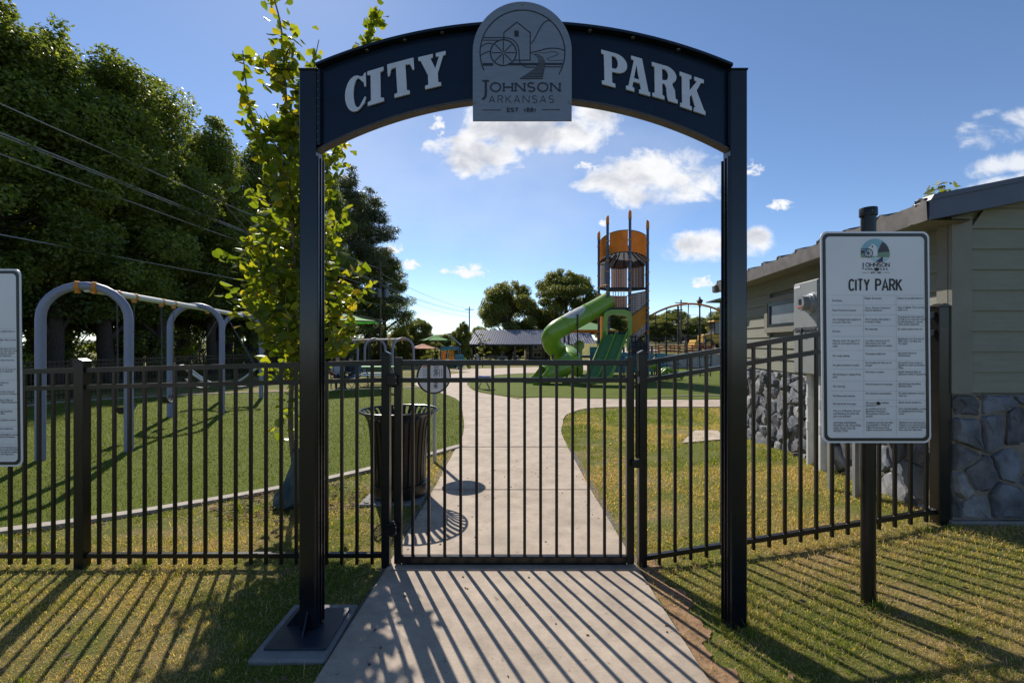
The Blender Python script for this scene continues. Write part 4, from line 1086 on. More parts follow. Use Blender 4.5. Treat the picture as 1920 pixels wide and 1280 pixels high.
tag(blades('artificial_turf_pile', 260000, (-14, -.5), (2.5, 17), .020, .004, 'turf_blade', [walk], incl=turfpoly, tintf=lambda x, y, r: r.random(len(x))**1.6, zoff=.012, seed=6), 'short green pile of the artificial turf', 'turf')
Ls_ = [(.93, 1.3)]+[(1.0-.02*(y-2), y) for y in np.arange(1.5, 3.6, .15)]
Rs_ = [(1.0, 1.3)]+[(1.13+.035*math.sin(y*7)+.03*math.sin(y*17)+.02*math.sin(y*41)+.012*math.sin(y*97), y) for y in np.arange(1.5, 3.6, .02)]
sheet('soil', Ls_, Rs_, .005, 'red_soil', 140, 4)
tuft = [(random.Random(k).uniform(-5.5, 5.5), 1.7+5.5*random.Random(k+500).random()**1.4) for k in range(60)]+[(1.25, 2.62), (1.36, 2.6), (1.30, 2.58), (2.12, 2.66), (-.97, 3.3), (-1.0, 3.1), (3.2, 3.3), (3.05, 3.35), (2.6, 3.35)]
tuft = [p for p in tuft if abs(p[0]) > .95]
def tdens(x, y):
    o = np.zeros(len(x))
    for p in tuft: o = np.maximum(o, np.exp(-((x-p[0])**2+(y-p[1])**2)/.035**2*(.55 if p[1] > 3.5 else 1)))
    return o
tag(blades('grass', 500000, (-5.6, 5.6), (1.65, 7.2), .07, .0045, 'grass', [walk, branch, turfpoly, pad, pad2], tintf=lambda x, y, r: .05+.32*r.random(len(x)), dens=tdens, flat=.8, seed=31), 'taller green grass tufts scattered over the lawn', 'grass')
# tufts and mulch by the young tree
r = random.Random(2)
q = MB(); 
for k in range(380):
    a = r.uniform(0, 2*PI); d = .75*math.sqrt(r.random()); x = -2.35+d*math.cos(a)*1.15; y = 4.98+d*math.sin(a)*.8
    R = Matrix.Rotation(r.uniform(0, PI), 3, 'Z') @ Matrix.Rotation(r.uniform(-.6, .6), 3, 'X')
    q.box((x, y, tz(x, y)+.012+r.random()*.02), (r.uniform(.02, .055), r.uniform(.008, .02), .006), R)
tag(q.build('mulch', 'mulch'), 'brown wood mulch round the young tree', 'mulch', kind='stuff')
q = MB()
for k in range(420):
    x = r.uniform(-5, 5); y = 1.7+5*r.random()**1.3
    if abs(x) < 1.15: continue
    R = Matrix.Rotation(r.uniform(0, PI), 3, 'Z') @ Matrix.Rotation(r.uniform(-.5, .5), 3, 'X')
    s = r.uniform(.012, .03)
    p = [R @ Vector(v) for v in ((-s, 0, 0), (0, -s*.5, .004), (s, 0, 0), (0, s*.5, .006))]; c = Vector((x, y, tz(x, y)+.02))
    q.add([c+v for v in p], [(0, 1, 2, 3)])
tag(q.build('fallen_leaves', 'mulch'), 'small brown fallen leaves scattered over the lawn', 'leaves', kind='stuff')
q = MB()
for k in range(70):
    x = r.uniform(-.95, .95); y = r.uniform(1.6, 7)
    q.box((x, y, .021), (r.uniform(.006, .018), r.uniform(.004, .012), .006), Matrix.Rotation(r.uniform(0, PI), 3, 'Z'))
tag(q.build('path_litter', 'mulch'), 'specks of dirt and leaf crumbs on the concrete path', 'litter', kind='stuff')

# ================================================================== SWINGS
def arch_pts(a, b, h, n=14):
    a = Vector(a); b = Vector(b); w = (b-a).length/2; c = (a+b)/2; u = (b-a).normalized()
    pts = [a, a+Vector((0, 0, (h-w)*.5))]
    for i in range(n+1):
        t = PI-PI*i/n; pts.append(c+u*(w*math.cos(t))+Vector((0, 0, h-w+w*math.sin(t))))
    pts += [b+Vector((0, 0, (h-w)*.5)), b]
    return pts
def chain(mb, a, b, r=.0045):
    a = Vector(a); b = Vector(b); L_ = (b-a).length; n = max(4, int(L_/.045)); d = (b-a)/n
    s = Vector((0, 1, 0)).cross(d).normalized(); s2 = d.cross(s).normalized()
    for i in range(n):
        w = s if i % 2 else s2; p = a+d*(i+.5)
        mb.tube([p+d*.62*math.cos(t)+w*.011*math.sin(t) for t in [2*PI*k/8 for k in range(8)]], r, 4, closed=True)
def clamp(parent, c, d, r, m='orange_paint', w=.05):
    q = MB(); d = Vector(d).normalized(); c = Vector(c)
    q.cyl(c-d*w/2, c+d*w/2, r, 16)
    q.box(c-Vector((0, 0, r+.01)), (.05, .05, .05)); return q.build('clamp', m, parent)
def swing_set(label, apexes, halfdir, w, h, rad=.063):
    root = thing('swing_set', label, 'swing set', (apexes[0][0], apexes[0][1], tz(*apexes[0])))
    A = [Vector((x, y, tz(x, y))) for x, y in apexes]
    for a in A:
        hd = Vector((*halfdir, 0)).normalized()*w/2
        q = MB(); q.tube(arch_pts(a-hd-Vector((0, 0, .1)), a+hd-Vector((0, 0, .1)), h+.1-rad), rad, 16); q.build('arch_leg', 'swing_paint', root, smooth=True)
    q = MB(); zt = h-rad-.045; d = (A[-1]-A[0]).normalized()
    q.tube([a+Vector((0, 0, zt)) for a in A], rad*.85, 14); q.build('beam', 'swing_beam', root, smooth=True)
    for i, a in enumerate(A):
        if i == 0:
            hd = Vector((*halfdir, 0)).normalized()
            for s in (-.1, .1): clamp(root, a+hd*s+Vector((0, 0, h-rad-.0-abs(s)*.09)), hd, rad*1.2)
    return root, A, zt, d
sw, A, zt, dd = swing_set('long blue grey swing set with three arches and orange clamps on the left turf', [(-6.55, 7.0), (-7.5, 10.82), (-8.3, 14.0)], (.89, .5), 1.02, 2.68)
def strap_seat(mb, a, b, sag, depth, dirv, th=.02):
    a = Vector(a); b = Vector(b); dv = Vector(dirv).normalized()*depth/2; vs = []; n = 10
    for i in range(n+1):
        t = i/n; p = a.lerp(b, t)-Vector((0, 0, sag*math.sin(PI*t)))
        for k in (-1, 1):
            for e in (0, -th): vs.append(p+dv*k+Vector((0, 0, e)))
    fs = []
    for i in range(n):
        o = 4*i; fs += [(o, o+2, o+6, o+4), (o+1, o+5, o+7, o+3), (o, o+4, o+5, o+1), (o+2, o+3, o+7, o+6)]
    mb.add(vs, fs+[(0, 1, 3, 2), (4*n, 4*n+2, 4*n+3, 4*n+1)])
def belt_swing(label, base, d, zt, hang, zs):
    s = thing('belt_swing', label, 'swing', (base.x, base.y, zs), 'belt swings on the left swing set')
    e = [base+d*k for k in (-.26, .26)]
    q = MB(); b0 = [Vector((p.x, p.y, zs)) for p in [base+d*k for k in (-.22, .22)]]
    strap_seat(q, b0[0], b0[1], .13, .14, (d.y, -d.x, 0)); q.build('seat', 'rubber', s, smooth=True)
    for p, b_ in zip(e, b0):
        q = MB(); chain(q, (p.x, p.y, zt-.1), b_); q.build('chain', 'chain', s)
p1 = A[0]+dd*1.05; belt_swing('black belt swing hanging nearest the camera between the first two arches', p1, dd, zt, 0, .62+tz(p1.x, p1.y))
p2 = A[0]+dd*2.55; belt_swing('black belt swing hanging just before the second arch', p2, dd, zt, 0, .62+tz(p2.x, p2.y))
for k in (.79, 1.31, 2.29, 2.81, 4.6, 6.2): clamp(sw, A[0]+dd*k+Vector((0, 0, zt)), dd, .068)
pc = A[1]+dd*1.7
gs = thing('group_swing', 'bent steel group swing with black belt seats hung behind the second arch', 'swing', (pc.x, pc.y, .5))
ux = Vector((.92, .39, 0)).normalized(); vy = Vector((-ux.y, ux.x, 0)); O = Vector((pc.x, pc.y, .5))
q = MB()
for s in (-.16, .16):
    q.tube(crv([O+ux*a+vy*s+Vector((0, 0, z)) for a, z in ((-.95, .62), (-.80, .52), (-.35, .16), (0, .10), (.35, .16), (.80, .52), (.95, .62))], 5), .028, 10)
for a, z in ((-.95, .62), (.95, .62)): q.cyl(O+ux*a-vy*.18+Vector((0, 0, z)), O+ux*a+vy*.18+Vector((0, 0, z)), .035, 10)
q.build('frame', 'galv', gs, smooth=True)
for sg in (-1, 1):
    q = MB(); strap_seat(q, O+ux*(sg*.85)+Vector((0, 0, .28)), O+ux*(sg*.3)+Vector((0, 0, .06)), .12, .28, vy); q.build('seat', 'rubber', gs, smooth=True)
for sg in (-1, 1):
    for s in (-.16, .16):
        q = MB(); t = A[1]+dd*(1.7+sg*.22)+Vector((0, 0, zt-.08)); chain(q, t, O+ux*(sg*.80)+vy*s+Vector((0, 0, .54)), .004); q.build('chain', 'chain', gs)
X0 = P(756, 640, 24)
s2_, A2, zt2, dd2 = swing_set('distant grey swing set with two arches left of the gate post', [(X0.x, 24), (X0.x-1.84, 25.2), (X0.x-3.8, 26.4)], (.8, .45), 1.12, 2.06)
for i, k in enumerate((.55, 1.0, 2.6, 3.1)): clamp(s2_, A2[0]+dd2*k+Vector((0, 0, zt2)), dd2, .07)
for n_, k, lb in ((0, .55, 'near swing chain pair on the distant grey swing set'), (1, 2.7, 'far swing chain pair on the distant grey swing set')):
    p = A2[0]+dd2*k; s = thing('belt_swing', lb, 'swing', (p.x, p.y, .45))
    q = MB(); strap_seat(q, (p.x, p.y, .5), (p.x+dd2.x*.4, p.y+dd2.y*.4, .5), .1, .14, (dd2.y, -dd2.x, 0)); q.build('seat', 'rubber', s)
    for e in (0, .4):
        q = MB(); q.cyl((p.x+dd2.x*e, p.y+dd2.y*e, zt2), (p.x+dd2.x*e, p.y+dd2.y*e, .5), .008, 5); q.build('chain', 'chain', s)

# ================================================================== SLIDE TOWER
TC = Vector((5.35, 21.75, 0)); RT = 1.18; vd = Vector((TC.x, TC.y, 0)).normalized(); rt = Vector((vd.y, -vd.x, 0))
def tp(th, r=RT, z=0.): a = math.radians(th); return TC+rt*(r*math.sin(a))-vd*(r*math.cos(a))+Vector((0, 0, z))
PH = [13+51.43*k for k in range(7)]
def ring_z(z0, s): return lambda th: z0+s*math.cos(math.radians(th))
tw = thing('slide_tower', 'tall orange and navy playground tower with two green slides', 'playground', TC)
RINGP = None
for th in PH:
    q = MB(); zt_ = 6.85+.63*math.cos(math.radians(th)); p = tp(th)
    q.cyl(tp(th, z=-.1), tp(th, z=zt_), .062, 14); po = q.build('post', 'tower_navy', tw, smooth=True)
    q = MB(); q.tube([tp(th, z=zt_-.12), tp(th, z=zt_+.02), tp(th, RT, zt_+.2), tp(th, RT-.03, zt_+.30)], [.076, .076, .072, .028], 12); q.build('cap', 'tower_orange', po, smooth=True)
    for z in (.75, 1.35, 2.15, 2.35, 2.75, 3.15, 3.4, 3.75, 4.1, 4.45, 5.0, 5.55, 6.4):
        z += random.Random(int(th*7+z*10)).uniform(-.06, .06)
        if RINGP is None: q = MB(); q.cyl((0, 0, -.025), (0, 0, .025), .085, 14); RINGP = o = q.build('ring', 'tower_orange', po, smooth=True, local=True)
        else: o = RINGP.copy(); COL.objects.link(o); o.parent = po
        o.location = tp(th, z=z)-TC
def band(name, m, t0, t1, zb, zt_, r=RT-.05, n=8, th=.02, parent=None, pitch=0):
    q = MB(); vs = []
    for i in range(n+1):
        t = t0+(t1-t0)*i/n
        for rr_, f in ((r, zb), (r, zt_), (r-th, zt_), (r-th, zb)): vs.append(tp(t, rr_, f(t)))
    fs = []
    for i in range(n):
        for j in range(4): fs.append((4*i+j, 4*i+(j+1) % 4, 4*i+4+(j+1) % 4, 4*i+4+j))
    q.add(vs, fs+[(0, 1, 2, 3), (4*n+3, 4*n+2, 4*n+1, 4*n)]); return q.build(name, m, parent or tw, smooth=True)
def edge(t0, t1, f, r=RT-.05, rad=.022, m='tower_deck', n=10):
    q = MB(); q.tube([tp(t0+(t1-t0)*i/n, r, f(t0+(t1-t0)*i/n)) for i in range(n+1)], rad, 6); q.build('rim_tube', m, tw)
zt1 = ring_z(6.53, .34); zb1 = lambda th: 5.54+.34*max(0, math.cos(math.radians(th)))
for a in PH:
    bd = band('roof_band', 'tower_orange', a+4, a+47.4, zb1, zt1)
    edge(a+3, a+48.4, zt1, rad=.018); edge(a+3, a+48.4, zb1)
    q = MB()                                          # pressed rays on the outer face
    for k in range(9):
        t = a+8+k*4.4; q.bar(tp(t, RT-.042, zb1(t)+.06), tp(a+26+(t-a-26)*.55, RT-.042, zt1(t)-.06), .012, .008)
    q.build('ray_ribs', 'tower_orange', bd)
q = MB(); ap = TC+Vector((0, 0, 6.55)); N7 = 28
vs = [ap]+[tp(360*i/N7, RT-.08, zb1(360*i/N7)+.02) for i in range(N7)]
q.add(vs, [(0, 1+i, 1+(i+1) % N7) for i in range(N7)]); q.build('cone_roof', 'perf_grey', tw)
q = MB()
for i in range(14): q.bar(ap-Vector((0, 0, .02)), tp(360*i/14, RT-.08, zb1(360*i/14)), .05, .03)
q.build('roof_ribs', 'tower_deck', tw)
for a in PH:                                          # perforated guard panels, back bays first
    c = (a+25.7+180) % 360-180
    lo, hi = ring_z(4.42, .06), ring_z(5.50, .0)
    if abs(c) > 60: band('guard_panel', 'perf_pink', a+5, a+46.4, lo, hi); edge(a+4, a+47.4, hi); edge(a+4, a+47.4, lo, m='tower_orange')
    if c > 60 or c < -100: band('guard_panel', 'perf_pink', a+5, a+46.4, ring_z(3.2, .0), ring_z(4.15, .05)); edge(a+4, a+47.4, ring_z(4.15, .05), m='tower_orange')
for z in (4.32, 3.25, 2.15):
    q = MB(); vs = []
    for dz in (0, .12): vs += [tp(a, RT-.06, z+dz) for a in PH]
    if z == 4.32:                                     # open half deck at the top
        vs = [tp(a, RT-.06, z+dz) for dz in (0, .12) for a in PH[2:6]]; n = 4
    else: n = 7
    q.add(vs, [tuple(range(n)), tuple(range(2*n-1, n-1, -1))]+[(i, (i+1) % n, n+(i+1) % n, n+i) for i in range(n)]); q.build('deck', 'tower_deck', tw)
q = MB()
for k in range(5):                                    # guard rail inside the upper bay
    t = -36+k*9; q.cyl(tp(t, RT-.35, 3.35), tp(t, RT-.35, 4.15), .018, 6)
q.cyl(tp(-38, RT-.35, 4.15), tp(0, RT-.35, 4.15), .018, 6); q.build('guard_rail', 'tower_orange', tw)
a = PH[0]
f0 = lambda t: 3.05+(t-a)/51.4*.55; f1 = lambda t: 3.75+(t-a)/51.4*.55
band('side_panel', 'tower_orange', a+4, a+48, lambda t: 2.05+(t-a)/51.4*.7, lambda t: 2.95+(t-a)/51.4*.65); edge(a+4, a+48, lambda t: 2.95+(t-a)/51.4*.65)
band('side_panel', 'perf_pink', a+4, a+48, lambda t: 2.98+(t-a)/51.4*.65, lambda t: 3.95+(t-a)/51.4*.2); edge(a+4, a+48, lambda t: 3.95+(t-a)/51.4*.2)
band('side_panel', 'perf_pink', a+6, a+44, lambda t: 1.70+(t-a)/51.4*.62, lambda t: 2.04+(t-a)/51.4*.66)
a = PH[5]
band('side_panel', 'tower_orange', a+4, a+48, lambda t: 1.9, lambda t: 3.1); edge(a+4, a+48, lambda t: 3.1)
band('side_panel', 'perf_pink', a+4, a+48, lambda t: 4.4+.02*(a+48-t), lambda t: 5.5)
q = MB()
q.add([tp(14, RT-.03, 2.05), tp(63, RT-.03, 1.75), tp(63, RT-.03, 1.35), tp(14, RT-.03, 1.15)], [(0, 1, 2, 3)])
q.add([tp(14, RT-.1, 2.05), tp(63, RT-.1, 1.75), tp(63, RT-.1, 1.35), tp(14, RT-.1, 1.15)], [(0, 1, 2, 3)]); q.build('mesh_tunnel', 'tower_deck', tw)
q = MB()
for k in range(9):
    z = .3+k*.22; q.tube(crv([tp(14, RT-.02, z), tp(38, RT+.1, z-.06), tp(63, RT-.02, z)], 4), .016, 5)
for t in (26, 38, 50): q.cyl(tp(t, RT+.05, .1), tp(t, RT, 2.1), .016, 5)
q.build('rope_net', 'net_rope', tw)
# double slide
hd_l = tp(-38.4, RT+.05, 2.12); hd_r = tp(10, RT+.05, 2.12)
top_c = (hd_l+hd_r)/2; bot = P(1119, 709, 18.7); bot.z = .22
dirn = bot-top_c; h2 = Vector((dirn.x, dirn.y, 0)).normalized(); sd = Vector((h2.y, -h2.x, 0))*-1
sd = rt*.94-vd*.0; sd = Vector((sd.x, sd.y, 0)).normalized()
prof = [(0, 2.14), (.06, 2.13), (.14, 2.0), (.75, .62), (.88, .36), (.97, .25), (1.08, .20), (1.16, .17)]
pth = [top_c+Vector((dirn.x, dirn.y, 0))*t for t, z in prof]
for p, (t, z) in zip(pth, prof): p.z = z
pth = crv(pth, 4)
def sweep(name, m, sec, parent, W=1.0, bed=()):
    q = MB(); vs = []; k = len(sec)
    for p in pth:
        for u, v in sec: vs.append(p+sd*u*W+Vector((0, 0, v)))
    fs = [(k*i+j, k*i+(j+1) % k, k*i+k+(j+1) % k, k*i+k+j) for i in range(len(pth)-1) for j in range(k)]
    q.add(vs, fs+[tuple(range(k)), tuple(range(k*len(pth)-1, k*len(pth)-k-1, -1))])
    for i, f in enumerate(fs):
        if i % k in bed: q.m[i] = 1
    return q.build(name, m, parent, smooth=True, angle=60)
sl = sweep('double_slide', ['slide_green', 'slide_dark'], [(-.52, .17), (-.47, .19), (-.44, .0), (-.05, .0), (-.03, .16), (.03, .16), (.05, .0), (.44, .0), (.47, .19), (.52, .17), (.50, -.06), (-.50, -.06)], tw, bed=(1, 2, 3, 5, 6, 7))
q = MB()                                              # moulded hood round the slide entry
hc = top_c+Vector((0, 0, 0)); hw = .62
outp = [(-.60, -.05), (-.64, .7), (-.58, 1.02), (-.30, 1.14), (.30, 1.14), (.58, 1.02), (.64, .7), (.60, -.05)]
inp = [(-.44, .0), (-.46, .6), (-.40, .86), (-.22, .92), (.22, .92), (.40, .86), (.46, .6), (.44, .0)]
fw = -vd
vs = []
for pr_, f in ((outp, 0), (outp, .22), (inp, .22), (inp, 0)): vs += [hc+sd*u+Vector((0, 0, v))+fw*f for u, v in pr_]
n = 8; fs = []
for i in range(n-1):
    for k in range(4): fs.append((k*n+i, k*n+i+1, ((k+1) % 4)*n+i+1, ((k+1) % 4)*n+i))
q.add(vs, fs+[(0, n, 2*n, 3*n), (n-1, 4*n-1, 3*n-1, 2*n-1)]); q.build('hood', 'slide_green', sl)
q = MB()
for s in (-.56, .56):
    vs = []
    pts_ = [(0, .75), (.12, .5), (.35, -.35), (.35, -.75), (.12, -.2), (0, -.05)]
    for e in (-.025, .025): vs += [hc+sd*(s+e)+h2*u*1.3+Vector((0, 0, v)) for u, v in pts_]
    q.add(vs, [tuple(range(6)), tuple(range(11, 5, -1))]+[(i, (i+1) % 6, 6+(i+1) % 6, 6+i) for i in range(6)])
q.build('side_wing', 'slide_green', sl)
# tube slide
tpts = [P(1142, 564, 21.4), P(1120, 577, 21.2), P(1090, 593, 20.8), P(1062, 608, 20.5), P(1042, 620, 20.35), P(1033, 634, 20.5), P(1038, 650, 21.0), P(1052, 660, 21.4), P(1066, 665, 21.2), P(1070, 674, 20.5), P(1060, 685, 19.9), P(1040, 693, 19.6), P(1020, 702, 19.4)]
tcv = crv(tpts, 6); rad = .43
ts = MB(); ts.tube(tcv, rad, 24, caps=False); tube = ts.build('tube_slide', 'slide_green', tw, smooth=True)
for i in (10, 19, 27, 42, 56, 66):
    q = MB(); t = (tcv[i+1]-tcv[i-1]).normalized(); q.cyl(tcv[i]-t*.02, tcv[i]+t*.02, rad+.018, 24); q.build('flange', 'slide_green', tube, smooth=True)
q = MB(); vs = []                                    # clear window on the sunny upper side of one straight length
for i in range(11, 19):
    c = tcv[i]; t = (tcv[i+1]-tcv[i-1]).normalized(); sdv = t.cross(Vector((0, 0, 1))).normalized()
    if sdv.y > 0: sdv = -sdv
    up = sdv.cross(t); up = up if up.z > 0 else -up
    hw_ = math.sin((i-10.5)/8*PI)*.55+.25
    for k in range(7):
        a = math.radians(62)+(k/6-.5)*2*hw_; vs.append(c+(sdv*math.cos(a)+up*math.sin(a))*(rad+.008))
q.add(vs, [(7*i+j, 7*i+j+1, 7*i+8+j, 7*i+7+j) for i in range(7) for j in range(6)]); q.build('skylight', 'slide_grey', tube, smooth=True, fixn=False)
q = MB(); e = tcv[-1]; t = (tcv[-1]-tcv[-4]).normalized(); th_ = Vector((t.x, t.y, 0)).normalized(); sv = Vector((th_.y, -th_.x, 0)); vs = []; L_ = 9
for i in range(L_):
    f = i/(L_-1); c = e+t*.75*f; 
    for rr_ in (rad, rad-.03):
        for k in range(13):
            a = PI*(1+k/12); open_ = 1-.35*f
            vs.append(c+sv*math.cos(a)*rr_+Vector((0, 0, 1))*(math.sin(a)*rr_*(1-.15*f)+ (.32*(1-f)**2 if k in (0, 12) else 0)))
for i in range(L_-1):
    for s_k in (0, 13):
        for k in range(12): q.add([], []); q.f.append([26*i+s_k+k, 26*i+s_k+k+1, 26*i+26+s_k+k+1, 26*i+26+s_k+k]); q.m.append(0)
    for k in (0, 12): q.f.append([26*i+k, 26*i+13+k, 26*i+39+k, 26*i+26+k]); q.m.append(0)
q.v = [tuple(v) for v in vs]
for k in range(12): q.f.append([26*(L_-1)+k, 26*(L_-1)+k+1, 26*(L_-1)+14+k, 26*(L_-1)+13+k]); q.m.append(0)
q.build('exit_scoop', 'slide_green', tube, smooth=True)
q = MB()
for i in (30, 60, 70):
    p = tcv[i]; q.cyl((p.x+.1, p.y+.3, 0), (p.x+.1, p.y+.3, max(.3, p.z-.2)), .05, 8)
q.build('slide_support', 'tower_navy', tube)
# arched net climber
na = P(1216, 594, 21.2); nb = P(1353, 584, 19.4); nm = P(1284, 570, 20.3)
nc = thing('net_climber', 'orange arched rope net climber with blue end post right of the tower', 'climber', (nb.x, nb.y, 0))
arcp = []
for i in range(21):
    t = i/20; arcp.append(na*(1-t)**2*1+nb*t*t+(nm*2-na*.5-nb*.5)*2*t*(1-t))
q = MB(); q.tube(arcp, .045, 10); q.build('arch_tube', 'tower_orange', nc, smooth=True)
q = MB(); q.cyl((nb.x, nb.y, -.1), (nb.x, nb.y, CAMZ+(HZ-568)/F*nb.y), .075, 14); q.build('end_post', 'swing_paint', nc, smooth=True)
for z in (1.0, 1.16, 2.9): q = MB(); q.cyl((nb.x, nb.y, z), (nb.x, nb.y, z+.06), .095, 12); q.build('ring', 'tower_orange', nc)
q = MB(); rr2 = random.Random(4); cols = []
for i in range(2, 20, 3):
    p = arcp[i]; side = (nb-na).cross(Vector((0, 0, 1))).normalized()
    for sg in (0, ):
        foot = Vector((p.x+rr2.uniform(-.1, .1), p.y+rr2.uniform(-.3, .3), .28)); cols.append((p, foot)); q.tube([p, p.lerp(foot, .5)+Vector((rr2.uniform(-.05, .05), 0, 0)), foot], .022, 5)
for lv in (.25, .42, .58, .72, .85, .97):
    pr_ = None
    for p, f in cols:
        c = p.lerp(f, lv+rr2.uniform(-.03, .03))
        if pr_ is not None: q.tube([pr_, pr_.lerp(c, .5)-Vector((0, 0, .06)), c], .016, 4)
        pr_ = c
q.build('rope_net', 'net_rope', nc)
def hip_canopy(name, label, c, hw, zt_, ze, m, m2=None, pole=None, rot=.4, group=None, cat='shade canopy', zg=0., edge=None):
    t = thing(name, label, cat, (c[0], c[1], zg), group)
    R = Matrix.Rotation(rot, 3, 'Z'); cc = Vector((c[0], c[1], 0)); n = 4; sub = 6
    vs = []; fs = []
    cor = [R @ Vector((hw*sx, hw*sy, 0)) for sx, sy in ((-1, -1), (1, -1), (1, 1), (-1, 1))]
    q = MB()
    for k in range(4):
        a, b_ = cor[k], cor[(k+1) % 4]; b0 = len(vs); vs = []
        for i in range(sub+1):
            f = i/sub
            for j in range(sub+1):
                g = j/sub; e = a.lerp(b_, g); p = e*f; sag = .10*math.sin(PI*f)+ .07*hw*math.sin(PI*g)*f*f
                vs.append(cc+p+Vector((0, 0, zt_+(ze-zt_)*f-sag*.6+(.10*hw*math.sin(PI*g)*f*f)*.4)))
        q.add(vs, [(i*(sub+1)+j, i*(sub+1)+j+1, (i+1)*(sub+1)+j+1, (i+1)*(sub+1)+j) for i in range(sub) for j in range(sub)])
    q.build('canopy', m, t, smooth=True, angle=20)
    q = MB(); pts_ = [cc+p+Vector((0, 0, ze)) for p in cor]
    q.tube(pts_, .03, 6, closed=True)
    for p in pts_: q.tube([cc+Vector((0, 0, zt_-.06)), p], .03, 6)
    q.build('frame', edge or 'pole_dark', t)
    q = MB()
    for px_, py_ in (pole or [(0, 0)]): q.cyl((c[0]+px_, c[1]+py_, zg-.1), (c[0]+px_, c[1]+py_, (zt_ if pole is None else ze)-.02), .06, 10)
    q.build('pole', 'pole_dark', t, smooth=True); return t
hip_canopy('shade_canopy', 'small green canopy on the blue post beside the right arch post', (10.2, 19.9), 1.15, 4.05, 3.62, 'canopy_shade', pole=[(-.55, -.4), (.8, .5)], rot=.1)
c = P(645, 600, 18); hip_canopy('shade_umbrella', 'bright green shade umbrella behind the young tree', (c.x, 18), 1.25, CAMZ+61/F*18, CAMZ+41/F*18, 'canopy_green', rot=.55)
c = P(816, 600, 55); hip_canopy('shade_umbrella', 'green shade umbrella on a dark pole over the Welcome sign', (c.x, 55), 1.72, CAMZ+17/F*55, CAMZ+7/F*55, 'canopy_green', rot=.5, zg=tz(c.x, 55))
c = P(793, 600, 66); hip_canopy('shade_umbrella', 'salmon orange shade umbrella behind the distant swing arch', (c.x, 66), 1.9, CAMZ+1/F*66, CAMZ-8/F*66, 'canopy_orange', rot=.5, zg=tz(c.x, 66))
# ================================================================== SECOND PLAY STRUCTURES
def play_house(label, c, zg, scale=1.0, roofm=None, panels=(), slide=None, name='play_structure'):
    t = thing(name, label, 'playground', (c[0], c[1], zg)); c = Vector((c[0], c[1], zg))
    R = 1.0*scale
    for sx in (-1, 1):
        for sy in (-1, 1):
            q = MB(); q.cyl(c+Vector((sx*R, sy*R, -.1)), c+Vector((sx*R, sy*R, 2.5*scale)), .06, 10); q.build('post', 'tower_navy', t, smooth=True)
    q = MB(); q.box(c+Vector((0, 0, 1.0*scale)), (2*R, 2*R, .1)); q.build('deck', 'tower_deck', t)
    if roofm:
        q = MB(); z0, z1 = 2.45*scale, 3.05*scale; e = R*1.55
        q.add([c+Vector(p) for p in ((-e, -e, z0), (e, -e, z0), (e, e, z0), (-e, e, z0), (0, 0, z1))], [(0, 1, 4), (1, 2, 4), (2, 3, 4), (3, 0, 4), (3, 2, 1, 0)]); r_ = q.build('roof', roofm, t)
        q = MB(); q.tube([c+Vector(p) for p in ((-e, -e, z0-.03), (e, -e, z0-.03), (e, e, z0-.03), (-e, e, z0-.03))], .06, 6, closed=True); q.build('roof_edge', 'tower_orange', r_)
    for nm, m, x0, x1, z0, z1, y in panels:
        q = MB(); q.cbox(c+Vector(((x0+x1)/2, y, (z0+z1)/2)), (x1-x0, .06, z1-z0), .02)
        p = q.build(nm, m, t)
        if nm == 'panel' and m == 'teal':
            q = MB()
            for k in range(4): q.cbox(c+Vector((x0+(x1-x0)*(k+.5)/4, y-.034, (z0+z1)/2+.1)), (.08*(x1-x0), .012, (z1-z0)*.5), .004)
            q.build('slots', 'tower_navy', p)
    return t, c
bx = P(1095, 640, 26)
t, c = play_house('play structure with pale green pyramid roof edged orange behind the tube slide', (bx.x, 26), 0, 1.0, 'canopy_pale',
     [('panel', 'teal', .15, 1.1, .05, 1.55, -1.05), ('panel', 'teal', -1.0, -.3, 1.0, 1.6, -1.05)])
q = MB(); p0 = c+Vector((-.45, -1.0, 1.55))
q.tube(crv([p0+Vector(v) for v in ((.1, .1, .1), (-.05, -.1, .0), (-.12, -.3, -.6), (-.1, -.6, -1.1), (-.2, -1.1, -1.35))], 5), .26, 12); q.build('slide', 'lime', t, smooth=True)
for nm, px, dd_, h in (('net_mast', 1083, 20.2, 3.05),):
    p = P(px, 700, dd_); o = thing('climbing_mast', 'thin dark mast standing just left of the double slide', 'mast', (p.x, dd_, 0)); q = MB(); q.cyl((p.x, dd_, -.1), (p.x, dd_, h-.1), .035, 8); q.build('mast', 'pole_dark', o)
    q = MB(); q.cyl((p.x, dd_, h-.1), (p.x, dd_, h-.02), .045, 8); q.build('mast_cap', 'pole_dark', o)
bx = P(1200, 660, 25)
t, c = play_house('low teal play panels and posts behind the base of the slide tower', (bx.x, 25.5), 0, .62, None,
     [('panel', 'teal', -1.5, -.2, .15, 1.25, -.7), ('panel', 'teal', .1, 1.35, .2, 1.2, -.72), ('panel', 'tower_orange', -.3, .5, 1.15, 1.35, -.6)])
